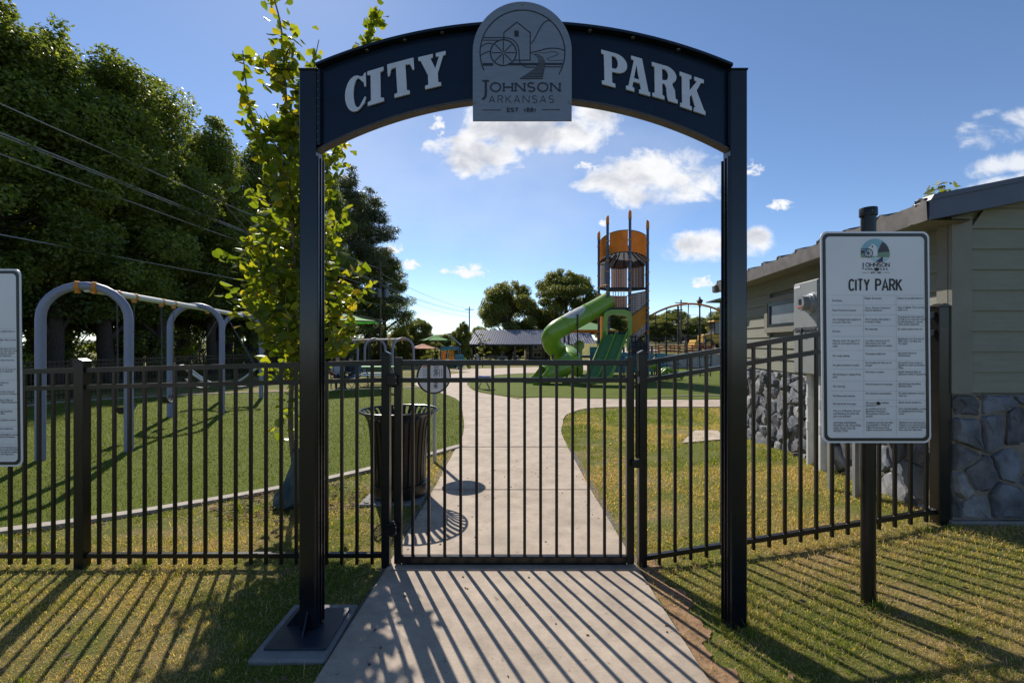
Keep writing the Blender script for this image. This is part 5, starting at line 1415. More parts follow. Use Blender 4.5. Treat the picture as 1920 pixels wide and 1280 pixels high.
for k, (px, dd_, s) in enumerate(((1225, 22.5, 1.0), (1256, 21.5, .8))):
    p = P(px, 700, dd_); o = thing('toddler_climber', ('rounded green climbing hump right of the slide tower', 'low green curved climber under the rope net')[k], 'climber', (p.x, dd_, 0))
    q = MB(); q.tube(crv([(p.x-.55*s, dd_, .1), (p.x-.3*s, dd_, .5*s), (p.x, dd_, .62*s), (p.x+.35*s, dd_, .42*s), (p.x+.75*s, dd_-.1, .12)], 5), .13*s, 10)
    q.tube(crv([(p.x-.5*s, dd_+.5, .1), (p.x-.25*s, dd_+.5, .5*s), (p.x+.05, dd_+.5, .62*s), (p.x+.4*s, dd_+.5, .42*s), (p.x+.75*s, dd_+.4, .12)], 5), .13*s, 10)
    q.build('body', 'slide_green', o, smooth=True)
    q = MB()
    for f in (-.4, -.15, .1, .35): q.cyl((p.x+f*s, dd_, .5*s), (p.x+f*s, dd_+.5, .5*s), .035, 8)
    q.build('rungs', 'lime', o)
bx = P(845, 660, 38); zg = tz(bx.x, 38)
t, c = play_house('teal and orange toddler play house far left of the pavilion', (bx.x, 38), zg, .72, None,
     [('panel', 'tower_orange', -.62, -.3, .4, 1.55, -.75), ('panel', 'tower_orange', -.02, .38, .35, 1.65, -.75), ('panel', 'teal', .45, 1.15, .2, 1.25, -.8), ('panel', 'teal', -.7, .75, 1.6, 1.9, -.7), ('panel', 'canopy_shade', -.75, .6, .1, .4, -.8)])
q = MB(); q.box(c+Vector((-.25, 0, 2.4)), (.75, .9, .10), Matrix.Rotation(-.5, 3, 'Y')); q.build('roof', 'canopy_shade', t)
q = MB(); q.cyl(c+Vector((-.2, 0, 2.95)), c+Vector((.85, 0, 2.0)), .05, 8); q.build('roof_tube', 'galv', t)
q = MB(); q.tube(crv([c+Vector(v) for v in ((1.15, -.6, .9), (1.4, -.8, .6), (1.7, -1.2, .2))], 4), .16, 8); q.build('slide', 'slide_green', t)
# little blue stool on the turf island
p = P(908, 729, 17.3); st_ = thing('folding_stool', 'small blue topped folding stool on the turf island', 'stool', (p.x, 17.3, 0))
q = MB(); q.cbox((p.x, 17.3, .47), (.46, .36, .05), .015); q.build('seat', 'stool_blue', st_)
for y in (-.15, .15):
    q = MB(); q.tube([(p.x-.22, 17.3+y, .02), (p.x-.02, 17.3+y, .45), (p.x+.2, 17.3+y, .02)], .014, 6); q.build('leg', 'steel_dark', st_)
p = P(895, 729, 17.5); o = thing('play_post', 'slim blue post standing beside the folding stool', 'post', (p.x, 17.5, 0))
q = MB(); q.cyl((p.x, 17.5, -.1), (p.x, 17.5, 1.28), .045, 10); q.build('post', 'swing_paint', o, smooth=True); q = MB(); q.sphere((p.x, 17.5, 1.28), .05, 6); q.build('post_cap', 'swing_paint', o, smooth=True)

# ================================================================== PEOPLE AND PICNIC FURNITURE
def skin_body(name, verts, edges, radii, parent, matf, mats):
    me = bpy.data.meshes.new('b'); me.from_pydata(verts, edges, []); o = bpy.data.objects.new('b', me); COL.objects.link(o)
    md = o.modifiers.new('s', 'SKIN'); 
    for v, r_ in zip(me.skin_vertices[0].data, radii): v.radius = r_
    me.skin_vertices[0].data[0].use_root = True
    su = o.modifiers.new('u', 'SUBSURF'); su.levels = 1; su.render_levels = 1
    dg = bpy.context.evaluated_depsgraph_get(); m2 = bpy.data.meshes.new_from_object(o.evaluated_get(dg)); bpy.data.objects.remove(o); bpy.data.meshes.remove(me)
    m2.materials.clear()
    for m in mats: m2.materials.append(MATS[m])
    for p in m2.polygons: p.use_smooth = True; p.material_index = matf(p.center)
    m2.name = name; ob = bpy.data.objects.new(name, m2); COL.objects.link(ob); ob.parent = parent; return ob
def person(label, loc, yaw, seated, h=1.7, mats=('skin', 'shirt_grey', 'trousers', 'shoe'), hairm='hair'):
    s = h/1.7; root = thing('person', label, 'person', loc); root.rotation_euler = (0, 0, yaw)
    V = []; E = []; Rr_ = []
    def v(p, r_, j=None):
        V.append((p[0]*s, p[1]*s, p[2]*s)); Rr_.append((r_*s, r_*s))
        if j is not None: E.append((j, len(V)-1))
        return len(V)-1
    hz = .50 if seated else .92
    pel = v((0, 0, hz), .13); ab = v((0, .0, hz+.2), .125, pel); ch = v((0, .02, hz+.40), .14, ab); nk = v((0, .0, hz+.56), .055, ch); hd = v((0, -.02, hz+.66), .085, nk); v((0, -.02, hz+.79), .075, hd)
    for sg in (-1, 1):
        sh = v((sg*.17, .02, hz+.47), .06, ch)
        elb = v((sg*.22, -.06 if seated else .0, hz+.21), .042, sh); wr = v((sg*.16, -.28 if seated else -.03, hz+.15 if seated else hz-.03), .028, elb)
        pm = v((sg*.14, -.36 if seated else -.04, hz+.13 if seated else hz-.11), .03, wr)
        for k in range(5): v((sg*(.14+(k-2)*.014), -.42-(.01 if k in (1, 2, 3) else -.02) if seated else -.05+(k-2)*.012, hz+.11 if seated else hz-.18), .008, pm)
        hp = v((sg*.09, 0, hz-.04), .085, pel)
        if seated: kn = v((sg*.11, -.42, hz), .062, hp); an = v((sg*.11, -.44, .09), .045, kn)
        else: kn = v((sg*.10, -.01, .48), .06, hp); an = v((sg*.10, 0, .08), .042, kn)
        v((sg*.11, (-.60 if seated else -.16), .045), .04, an)
    def mf(c):
        z = c.z/s
        if z < .13: return 3
        if z > hz+.55: return 0
        if abs(c.x/s) > .11 and seated and z > hz+.06 and c.y/s < -.22: return 0
        if not seated and abs(c.x/s) > .145 and z < hz+.2: return 0
        return 1 if z > hz+.07 else 2
    b = skin_body('body', V, E, Rr_, root, mf, mats)
    q = MB(); q.sphere((0, .015*s, (hz+.755)*s), .100*s, 10, (.92, 1.05, .95)); q.v = [p for p in q.v]; q.build('hair', hairm, root, smooth=True, local=True)
    q = MB()
    for sg in (-1, 1): q.sphere((sg*.032*s, -.098*s, (hz+.70)*s), .010*s, 5); q.sphere((sg*.088*s, -.015*s, (hz+.69)*s), .022*s, 5, (.5, 1, 1.3))
    q.sphere((0, -.112*s, (hz+.665)*s), .016*s, 5, (.8, 1, 1.2)); q.box((0, -.10*s, (hz+.615)*s), (.05*s, .012*s, .010*s)); q.build('face', 'skin', root, smooth=True, local=True)
    return root
def camp_chair(label, c, yaw, m):
    t = thing('camp_chair', label, 'chair', c); t.rotation_euler = (0, 0, yaw)
    q = MB(); q.cbox((0, -.05, .44), (.5, .46, .03), .01); q.build('seat', m, t, local=True)
    q = MB(); q.cbox((0, .22, .72), (.5, .03, .46), .01, Matrix.Rotation(-.2, 3, 'X')); q.build('backrest', m, t, local=True)
    for sx in (-1, 1):
        q = MB(); q.tube([(sx*.25, -.28, 0), (sx*.25, .2, .46)], .013, 6); q.tube([(sx*.25, .28, 0), (sx*.25, -.26, .46)], .013, 6); q.tube([(sx*.25, .2, .4), (sx*.25, .28, .95)], .013, 6); q.build('leg_pair', 'steel_dark', t, local=True)
pa = P(632, 730, 17.3); camp_chair('red folding camp chair under the green umbrella', (pa.x, 17.4, tz(pa.x, 17.4)), .5, 'chair_red')
person('person in grey top and dark trousers seated in the red chair', (pa.x, 17.35, tz(pa.x, 17.3)-.02), .5, True)
pb_ = P(657, 730, 17.6); camp_chair('blue folding camp chair beside the green table', (pb_.x, 17.7, tz(pb_.x, 17.7)), -.4, 'chair_blue')
person('person in dark clothes seated in the blue chair', (pb_.x, 17.65, tz(pb_.x, 17.6)-.02), -.4, True, 1.62, ('skin', 'trousers', 'steel_dark', 'shoe'))
pt = P(702, 722, 18.6); tb = thing('picnic_table', 'green mesh picnic table with blue benches left of the gate', 'picnic table', (pt.x, 18.8, 0))
q = MB(); q.cbox((pt.x, 18.8, .76), (1.5, .75, .05), .015); q.build('tabletop', 'frame_green', tb)
for y in (-.62, .62):
    q = MB(); q.cbox((pt.x, 18.8+y, .45), (1.5, .28, .04), .012); q.build('bench', 'chair_blue', tb)
for x in (-.55, .55):
    q = MB(); q.tube([(pt.x+x, 18.1, 0), (pt.x+x, 18.15, .43), (pt.x+x, 18.55, .73), (pt.x+x, 19.05, .73), (pt.x+x, 19.45, .43), (pt.x+x, 19.5, 0)], .03, 8); q.build('leg', 'steel_dark', tb)
pk = P(1229, 690, 24); person('child in white shirt with dark hair standing behind the rope net', (pk.x, 24, .0), .3, False, 1.15, ('skin', 'shirt_white', 'trousers', 'shoe'))

# ================================================================== PAVILION
PY = 74; zg = tz(0, PY)
xl_ = (877-960)/F*PY; xr_ = (1118-960)/F*PY; ze = CAMZ-(646.5-HZ)/F*PY; zr_ = CAMZ+(HZ-620)/F*(PY+4.5)
pv = thing('picnic_pavilion', 'long open picnic pavilion with ribbed grey metal roof', 'pavilion', ((xl_+xr_)/2, PY+4.5, zg))
q = MB(); xs_ = np.linspace(xl_, xr_, 52)
ri = 1.05
for y0, y1 in ((PY, PY+4.5), (PY+9, PY+4.5)):
    vs = []
    for i, x in enumerate(xs_):
        f = (x-xl_)/(xr_-xl_); xt = xl_+ri+(xr_-xl_-1.5*ri)*f
        for dz in (0, .12): vs += [(x, y0, ze+dz), (xt, y1, zr_+dz)]
    n = len(xs_)
    fs = []
    for i in range(n-1): o_ = 4*i; fs += [(o_+2, o_+6, o_+7, o_+3), (o_, o_+1, o_+5, o_+4)]
    q.add(vs, fs+[(4*i, 4*i+4, 4*i+6, 4*i+2) for i in range(n-1)])
rf = q.build('roof', 'roof_metal', pv)
q = MB()
for i, x in enumerate(xs_):
    f = (x-xl_)/(xr_-xl_); xt = xl_+ri+(xr_-xl_-1.5*ri)*f; q.bar((x, PY-.02, ze+.14), (xt, PY+4.5, zr_+.14), .06, .06)
q.build('roof_ribs', 'roof_metal', rf)
q = MB(); q.bb((xl_, PY-.08, ze-.12), (xr_, PY-.01, ze+.10)); q.build('fascia', 'pole_dark', pv)
for f in (.03, .37, .50, .64, .97):
    for y in (PY+.8, PY+8.2):
        q = MB(); x = xl_+(xr_-xl_)*f; q.box((x, y, (zg+ze)/2), (.32, .32, ze-zg)); q.build('post', 'table_brown' if f in (.37,) else 'pole_dark', pv)
q = MB(); q.bb((xl_+.3, PY+.3, zg-.1), (xr_-.3, PY+8.7, zg+.08)); tag(q.build('pavilion_slab', 'concrete'), kind='structure')
tproto = None
for i in range(7):
    x = xl_+2.5+i*2.6; y = PY+2.2+(i % 2)*3
    if tproto is None:
        t = thing('picnic_table', '', 'picnic table', (x, y, zg+.08), 'brown picnic tables under the pavilion'); tproto = t
        q = MB(); q.cbox((0, 0, .75), (1.9, .75, .06), .01); q.build('tabletop', 'table_brown', t, local=True)
        for yy in (-.62, .62): q = MB(); q.cbox((0, yy, .45), (1.9, .28, .05), .01); q.build('bench', 'table_brown', t, local=True)
        for xx in (-.7, .7): q = MB(); q.bar((xx, -.7, .0), (xx, -.2, .72), .08, .06); q.bar((xx, .7, 0), (xx, .2, .72), .08, .06); q.bar((xx, -.62, .41), (xx, .62, .41), .07, .06); q.build('leg', 'pole_dark', t, local=True)
    else: t = copy_tree(tproto); t.location = (x, y, zg+.08)
    t['label'] = 'brown picnic table standing under the grey pavilion roof'

# ================================================================== HOUSES, CARS, WALL, MACHINES
def house(label, x0, x1, y, zg, zt, depth, wins, roofh=2.0, wallm='house_wall', hip=True):
    t = thing('house', label, 'house', ((x0+x1)/2, y+depth/2, zg))
    q = MB(); q.bb((x0, y, zg-.5), (x1, y+depth, zt)); q.build('wall', wallm, t)
    q = MB(); e = .5; ym = y+depth/2; r_ = (depth/2 if hip else 0)
    q.add([(x0-e, y-e, zt), (x1+e, y-e, zt), (x1+e, y+depth+e, zt), (x0-e, y+depth+e, zt), (x0+r_, ym, zt+roofh), (x1-r_, ym, zt+roofh)], [(0, 1, 5, 4), (2, 3, 4, 5), (1, 2, 5), (3, 0, 4), (3, 2, 1, 0)]); q.build('roof', 'house_roof', t)
    for (a, b_, c_, d_) in wins:
        q = MB(); q.bb((a-.12, y-.06, c_-.12), (b_+.12, y-.004, d_+.12)); w = q.build('window', 'white_paint', t)
        q = MB(); q.bb((a, y-.07, c_), ((a+b_)/2-.04, y-.062, d_)); q.bb(((a+b_)/2+.04, y-.07, c_), (b_, y-.062, d_)); q.build('pane', 'glass_dark', w)
    return t
HY = 98; g = lambda px: (px-960)/F*HY; gz = lambda py: CAMZ-(py-HZ)/F*HY
house('brown two storey house with white windows seen under the pavilion roof', g(985), g(1050), HY, tz(0, HY), gz(640), 8,
      [(g(1001), g(1014), gz(654), gz(648)), (g(1001), g(1014), gz(669), gz(661)), (g(987), g(993), gz(672), gz(662)), (g(1022), g(1034), gz(654), gz(648))])
g = lambda px, d: (px-960)/F*d
HY = 78; house('low brown roofed house on the right hill behind the street lamp', g(1308, HY), g(1380, HY), HY, tz(20, HY)-.5, CAMZ+4/F*HY, 7, [(g(1320, HY), g(1328, HY), 1.2, 1.9)], 1.7)
house('low grey roofed building far left behind the salmon umbrella', g(822, 84), g(868, 84), 84, tz(-10, 84), CAMZ-11/F*84, 6, [(g(832, 84), g(838, 84), -.9, .0)], .8, 'wall_grey')
def car(label, c, yaw, m, van=False):
    t = thing('parked_car', label, 'car', c); t.rotation_euler = (0, 0, yaw)
    h = 1.9 if van else 1.45
    prof_ = [(-2.2, .35), (-2.25, .75), (-1.9, .9), (-1.5, .95), (-1.0, h) if not van else (-1.9, h), (.6, h) if not van else (1.2, h), (1.35, .98), (2.1, .85), (2.25, .6), (2.2, .35)]
    q = MB(); q.prism(prof_, lambda u, v: Vector((u, -.86, v)), lambda u, v: Vector((u, .86, v))); q.build('body', m, t, local=True)
    q = MB(); gl = [(-1.35, 1.0), (-.95, h-.08), (.55, h-.08), (1.15, 1.0)]
    for s in (-1, 1): q.prism(gl, lambda u, v: Vector((u, s*.862, v)), lambda u, v: Vector((u, s*.872, v)))
    q.build('side_window', 'glass_dark', t, local=True)
    for x in (-1.4, 1.4):
        for s in (-1, 1):
            q = MB(); q.cyl((x, s*.70, .33), (x, s*.89, .33), .33, 16); w = q.build('wheel', 'rubber', t, local=True)
            q = MB(); q.cyl((x, s*.89, .33), (x, s*.90, .33), .20, 12); q.build('rim', 'galv', w, local=True)
    for s in (-.6, .6): q = MB(); q.cbox((2.22, s, .68), (.06, .3, .14), .02); q.build('headlight', 'white_paint', t, local=True)
car('white car parked beyond the pavilion, the nearer of two', (P(953, 660, 92).x, 92, tz(0, 92)+.02), .1, 'car_white', True)
car('grey car parked beyond the pavilion left of the white car', (P(931, 660, 94).x, 94, tz(0, 94)+.02), .0, 'car_grey')
car('silver car parked on the right hill behind the rope net', (P(1258, 640, 92).x, 92, tz(32, 92)+.02), .05, 'car_white')
car('dark car parked on the right hill beside the silver car', (P(1222, 640, 98).x, 98, tz(32, 98)+.02), .05, 'car_grey')
sheet('road', [(16, 66), (60, 60)], [(16, 71), (60, 66)], .03, 'asphalt', 20, 3)
sheet('road', [(21, 34), (24, 60)], [(25, 34), (29, 60)], .025, 'asphalt', 20, 3)
wl = MB(); y = 32.2; n = 26; vs = []
for i in range(26):
    x = 9.6+i*.5; h = .9+.1*SS(9.6, 12, x); wl.cbox((x+.245, y, h/2-.1), (.487, .22, float(h)+.2), .012)
tag(wl.build('retaining_wall', 'wall_grey'), 'pale grey panelled retaining wall below the right hill', 'wall')
bar_ = None
for i in range(9):
    px = 1226+i*13+((i*7) % 5); d = 34.5+((i*3) % 4)*.9; p = P(px, 655, d); zz = tz(p.x, d)
    if bar_ is None:
        t = thing('safety_barrier', '', 'barrier', (p.x, d, zz), 'orange safety barriers along the right hill'); bar_ = t
        q = MB()
        for z in (.12, .32, .5): q.cbox((0, 0, z), (.8, .05, .1), .01)
        q.build('boards', 'barrier_orange', t, local=True)
        for x in (-.36, .36): q = MB(); q.bar((x, 0, 0), (x, 0, .58), .06, .06); q.bar((x, -.25, .03), (x, .25, .03), .06, .06); q.build('leg', 'barrier_orange', t, local=True)
    else: t = copy_tree(bar_); t.location = (p.x, d, zz); t.rotation_euler = (0, 0, ((i*5) % 7-3)*.15)
    t['label'] = 'orange slatted safety barrier standing above the grey retaining wall'
p = P(1338, 650, 44); zz = tz(p.x, 44); lo_ = thing('construction_loader', 'yellow construction loader on the right hill beside the arch post', 'loader', (p.x, 44, zz))
q = MB(); q.cbox((p.x, 44, zz+.95), (2.6, 1.5, .9), .08); q.build('body', 'machine_yellow', lo_)
q = MB(); q.cbox((p.x+.4, 44, zz+2.0), (1.2, 1.3, 1.2), .06); cb = q.build('cab', 'glass_dark', lo_)
q = MB(); q.cbox((p.x+.4, 44, zz+2.66), (1.4, 1.5, .16), .05); q.build('cab_roof', 'machine_yellow', cb)
for x in (-.85, .95):
    for s in (-.8, .8): q = MB(); q.cyl((p.x+x, 44+s-.15, zz+.5), (p.x+x, 44+s+.15, zz+.5), .5, 16); w = q.build('wheel', 'rubber', lo_); q = MB(); q.cyl((p.x+x, 44+s-.17, zz+.5), (p.x+x, 44+s+.17, zz+.5), .25, 12); q.build('rim', 'machine_yellow', w)
q = MB(); q.prism([(-2.3, .1), (-1.7, .2), (-1.75, .9), (-2.0, .9)], lambda u, v: Vector((p.x+u, 43.2, zz+v)), lambda u, v: Vector((p.x+u, 44.8, zz+v))); q.build('bucket', 'machine_yellow', lo_)
# street lamp
p = P(1312, 655, 35); zz = tz(p.x, 35); sl_ = thing('street_lamp', 'black post top street lamp rising behind the rope net', 'street lamp', (p.x, 35, zz))
zl = CAMZ+(HZ-566)/F*35; q = MB(); q.lathe([(.16, zz-.1), (.15, zz+.3), (.08, zz+.5), (.055, zl-.4), (.09, zl-.36), (.05, zl-.3)], (p.x, 35, 0), 14); q.build('post', 'pole_dark', sl_, smooth=True)
q = MB(); q.lathe([(.10, zl-.3), (.20, zl+.02), (.26, zl+.06), (.2, zl+.16), (.08, zl+.24), (.05, zl+.36), (.001, zl+.44)], (p.x, 35, 0), 14); q.build('lantern', 'pole_dark', sl_, smooth=True)
# hill fence (dark rails behind the net)
hf = thing('metal_fence', 'far black rail fence on top of the grey retaining wall', 'fence', (10, 32.4, 1))
q = MB()
for z in (1.15, 1.75, 2.1): q.bar((9.4, 32.5, z), (20, 32.5, z+.15), .05, .05)
q.build('rails', 'pole_dark', hf)
for k in range(8): q = MB(); q.bar((9.6+k*1.4, 32.5, .8), (9.6+k*1.4, 32.5, 2.25), .09, .09); q.build('post', 'pole_dark', hf)
# back fence on the left
bfn = thing('metal_fence', 'long black picket fence behind the swing set at the wood edge', 'fence', (-13.9, 12, 0))
ln_ = [(-14.2, 8.5), (-14.0, 13), (-13.8, 20), (-13.4, 30), (-12, 36)]
pts_ = resample(ln_, 14); q = MB()
for z in (1.16, 1.02, .14):
    for a, b_ in zip(pts_, pts_[1:]): q.bar((*a, z), (*b_, z), .035, .035)
q.build('rails', 'black_paint', bfn)
q = MB()
for a in resample(ln_, 210): q.bar((*a, .02), (*a, 1.22), .02, .02)
q.build('pickets', 'black_paint', bfn)
for a in pts_: q = MB(); q.bar((*a, -.1), (*a, 1.28), .07, .07); q.build('post', 'black_paint', bfn)

# ================================================================== TREES
def leaf_mesh(name, cen, size, rng, m, shape='diamond', tint=None, updown=.0, out=None):
    n = len(cen)
    nv = rng.normal(size=(n, 3))*.62+np.array([0, 0, .75])
    if out is not None: nv = nv+out*.55
    nv /= np.linalg.norm(nv, axis=1)[:, None]
    e = rng.normal(size=(n, 3)); e[:, 2] -= updown; d = e-nv*np.sum(e*nv, 1)[:, None]; d /= np.linalg.norm(d, axis=1)[:, None]
    s = np.cross(nv, d); nn = -nv if shape == 'heart' else nv
    L_ = size*(.6+.8*rng.random(n))[:, None]
    if shape == 'diamond':
        V = np.stack([cen, cen+d*L_*.45+s*L_*.34+nn*L_*.08, cen+d*L_, cen+d*L_*.45-s*L_*.34+nn*L_*.08], 1); k = 4; fc = [[0, 1, 2, 3]]
    elif shape == 'needle':
        V = np.stack([cen, cen+d*L_*.5+s*L_*.10, cen+d*L_, cen+d*L_*.5-s*L_*.10], 1); k = 4; fc = [[0, 1, 2, 3]]
    else:                                            # heart-shaped leaf folded along its midrib
        dr = -nn*L_*.10
        cup = (.10+.5*rng.random(n)**2)[:, None]; curl = (.3+2.2*rng.random(n))[:, None]
        prof_ = [(-.07, .14), (-.03, .31), (.14, .43), (.36, .45), (.58, .35), (.78, .18)]
        rt_ = [cen+d*L_*u+s*L_*v+nn*L_*v*cup+dr*curl*u*u for u, v in prof_]; lf_ = [cen+d*L_*u-s*L_*v+nn*L_*v*cup+dr*curl*u*u for u, v in reversed(prof_)]
        V = np.stack([cen]+rt_+[cen+d*L_+dr*curl]+lf_, 1); k = 14; fc = [[0, 1, 2, 3, 4, 5, 6, 7], [0, 7, 8, 9, 10, 11, 12, 13]]
    me = bpy.data.meshes.new(name); me.vertices.add(n*k); me.vertices.foreach_set('co', V.reshape(-1))
    flat = sum(fc, []); lens = [len(f) for f in fc]; tot = len(flat)
    me.loops.add(n*tot); me.loops.foreach_set('vertex_index', (np.arange(n)[:, None]*k+np.array([flat])).ravel())
    st0 = np.cumsum([0]+lens[:-1]); me.polygons.add(n*len(fc)); me.polygons.foreach_set('loop_start', (np.arange(n)[:, None]*tot+st0[None]).ravel())
    t = rng.random(n) if tint is None else tint
    at = me.attributes.new('tint', 'FLOAT', 'POINT'); at.data.foreach_set('value', np.repeat(np.clip(t, 0, 1), k))
    me.update(calc_edges=True); me.validate(); me.materials.append(MATS[m]); return me
def blob_points(rng, blobs, per):
    P_ = []; T_ = []; O_ = []
    for (c, r_, w) in blobs:
        n = int(per*w); d = rng.normal(size=(n, 3)); d /= np.linalg.norm(d, axis=1)[:, None]
        rad_ = (.35+.65*rng.random(n)**.6)[:, None]
        P_.append(np.array(c)+d*rad_*np.array(r_)); O_.append(d); T_.append(np.full(n, rng.normal(0, .13))+rng.normal(.45, .22, n))
    return np.concatenate(P_), np.concatenate(T_), np.concatenate(O_)
def tree_proto(kind, seed, H, R, base, per, leaf, m, shape='diamond', nb=46, top=.8, trunk=.22):
    rng = np.random.default_rng(seed); r_ = random.Random(seed); blobs = []; ends = []
    for i in range(nb):
        f = (i+.5)/nb; z = base+(H-base)*f
        if kind == 'tall': rr_ = R*(.70+.30*math.sin(PI*min(1, f*1.5)))*(1 if f < .45 else max(.06, (1-(f-.45)/.56)**.72))
        elif kind == 'pine': rr_ = R*(1-f)**.75*(.75+.4*r_.random())+.2
        else: rr_ = R*math.sqrt(max(.03, 1-((f-.42)/.6)**2))
        a = r_.uniform(0, 2*PI); q_ = rr_*math.sqrt(r_.uniform(.12, 1)); s = r_.uniform(.6, 1.15)*R/3.2*(.5 if f > .9 else 1)*(.78 if kind == 'broad' else 1)
        c = (q_*math.cos(a), q_*math.sin(a), z+r_.uniform(-.4, .4)); blobs.append((c, (s*1.15, s*1.15, s*(.38 if kind == 'pine' else .8)), s*s)); ends.append(c)
    pts, t, od = blob_points(rng, blobs, per)
    crown = leaf_mesh('crown', pts, leaf, rng, m, shape, t, out=od)
    q = MB(); bend = [(r_.uniform(-.15, .15), r_.uniform(-.15, .15)) for _ in range(6)]
    tp_ = [(bend[i][0]*(i > 0), bend[i][1]*(i > 0), H*.93*i/5-.3*(i == 0)) for i in range(6)]
    q.tube(crv(tp_, 3), [trunk*(1.25-1.12*i/15) for i in range(16)], 10)
    for c in ends[::3]:
        z0 = max(base*.55, c[2]-R*.75*r_.uniform(.5, 1)); f = min(.95, z0/H)
        p0 = Vector((0, 0, z0)); p2 = Vector(c); p1 = p0.lerp(p2, .5)+Vector((0, 0, .15*R*r_.uniform(-.2, 1)))
        w = trunk*(1-f)*.5+.02; q.tube(crv([p0, p1, p2], 4), [w*(1-.8*i/8) for i in range(9)], 6)
    tr = q.build('trunk', 'bark', None, smooth=True); tm = tr.data; bpy.data.objects.remove(tr)
    return crown, tm
def place(proto, name, label, loc, sc, rot, group=None, cat='tree'):
    t = thing(name, label, cat, loc, group); t.rotation_euler = (0, 0, rot); t.scale = sc if isinstance(sc, tuple) else (sc, sc, sc)
    for nm, me in (('crown', proto[0]), ('trunk', proto[1])):
        o = bpy.data.objects.new(nm, me); COL.objects.link(o); o.parent = t
    return t
TALL = [tree_proto('tall', 30+i, 15, 3.1, 3.2+.6*(i % 2), 900, .15, 'leaf_wood', nb=74, trunk=.24) for i in range(4)]
PINE = tree_proto('pine', 41, 17, 3.2, 4, 900, .26, 'leaf_pine', 'needle', nb=60, trunk=.22)
BROAD = [tree_proto('broad', 50+i, 12, 5.2, 2.0, 620, .23, 'leaf_mid', nb=120, trunk=.3) for i in range(3)]
BUSH = [tree_proto('broad', 60+i, 2.6, 1.5, .25, 900, .13, 'leaf_light' if i else 'leaf_wood', nb=22, trunk=.06) for i in range(2)]
THIN = tree_proto('broad', 71, 5.2, .9, 1.3, 900, .14, 'leaf_mid', nb=22, trunk=.05)
r = random.Random(12)
front = [(-150, -70, 15.0), (0, -12, 16.2), (100, 22, 18), (205, 88, 20.5), (300, 140, 23.5), (400, 205, 27.5), (478, 240, 32), (552, 285, 38), (622, 318, 46)]
nmz = ['mostly outside the left edge', 'above the left rules sign', 'over the first swing arch', 'behind the first swing arch', 'over the middle of the swing beam', 'over the second swing arch', 'just left of the young tree', 'behind the young tree', 'over the left arch post']
for i, (px, py, d) in enumerate(front):
    x = (px-960)/F*d; H = CAMZ+(HZ-py)/F*d
    place(TALL[i % 4], 'tall_tree', 'tall leafy tree of the left wood '+nmz[i], (x, d, tz(x, d)-.1), (1.0+.15*r.random(), 1.0+.15*r.random(), H/15.4), r.uniform(0, 6.28), 'front row trees of the left wood')
px, py, d = 690, 352, 56; place(PINE, 'pine_tree', 'dark pine tree rising right of the left arch post', ((px-960)/F*d, d, tz(-15, d)), (1.5, 1.5, (CAMZ+(HZ-py)/F*d-tz(-15, d))/17.2), 1, 'trees right of the left arch post')
px, py, d = 655, 310, 52; place(PINE, 'pine_tree', 'tallest dark pine tree just behind the left arch post', ((px-960)/F*d, d, tz(-15, d)), (1.3, 1.3, (CAMZ+(HZ-py)/F*d-tz(-15, d))/17.2), 2.2, 'trees right of the left arch post')
px, py, d = 722, 470, 60; place(TALL[1], 'tall_tree', 'dark leafy tree behind the utility pole with transformers', ((px-960)/F*d, d, tz(-15, d)), (1.2, 1.2, (CAMZ+(HZ-py)/F*d-tz(-15, d))/15.4), 3)
for k in range(30):
    row = k % 2; y = 12+k*1.35+r.uniform(-.6, .6); x = -21.5-row*5-r.uniform(0, 3)-.0*y
    if k > 20: x += 3
    place(TALL[r.randrange(4)], 'tall_tree', 'dark leafy tree in the shaded wood behind the front row of trees', (x, y, -.1), (1.2, 1.2, r.uniform(.82, 1.0)), r.uniform(0, 6.28), 'trees deep in the left wood')
for k in range(26):
    y = 10+k*1.7; x = -16.3-r.uniform(0, 3.5) if k % 2 else -22-r.uniform(0, 5)
    place(BUSH[0 if r.random() < .45 else 1], 'undergrowth_bush', 'leafy undergrowth bush between the trunks behind the black fence', (x, y, -.1), (r.uniform(.7, 1.2), r.uniform(.7, 1.2), r.uniform(.7, 1.5)), r.uniform(0, 6), 'undergrowth bushes in the left wood', 'bush')
for k in range(22):
    place(BUSH[k % 2], 'undergrowth_bush', 'leafy undergrowth bush between the trunks behind the black fence', (-27-r.uniform(0, 9), 12+k*2.1, -.1), (r.uniform(1.3, 1.9), r.uniform(1.3, 1.9), r.uniform(1.3, 2.0)), r.uniform(0, 6), 'undergrowth bushes in the left wood', 'bush')
bg = [(785, 597, 72, 58, 'mid green round tree left of the pavilion'), (752, 612, 66, 45, 'yellowish tree beside the tall wood'), (866, 604, 68, 36, 'small leafy tree beside the far utility pole'), (955, 528, 90, 118, 'large tree behind the left half of the pavilion'),
      (1062, 508, 92, 128, 'largest tree behind the tube slide'), (1135, 575, 96, 70, 'tree behind the slide tower'), (1236, 598, 72, 58, 'round tree behind the rope net'), (1290, 598, 70, 54, 'bushy tree right of the twin utility poles'),
      (1338, 612, 100, 26, 'small dark tree on the hill beside the right arch post'), (900, 612, 96, 60, 'tree at the left end of the pavilion')]
for i, (px, py, d, w, lb) in enumerate(bg):
    x = (px-960)/F*d; zg = tz(x, d); H = CAMZ+(HZ-py)/F*d-zg; s = w/F*d/10.8
    place(BROAD[i % 3], 'broad_tree', lb, (x, d, zg), (s, s, H/12.3), r.uniform(0, 6.28), 'trees beyond the playground')
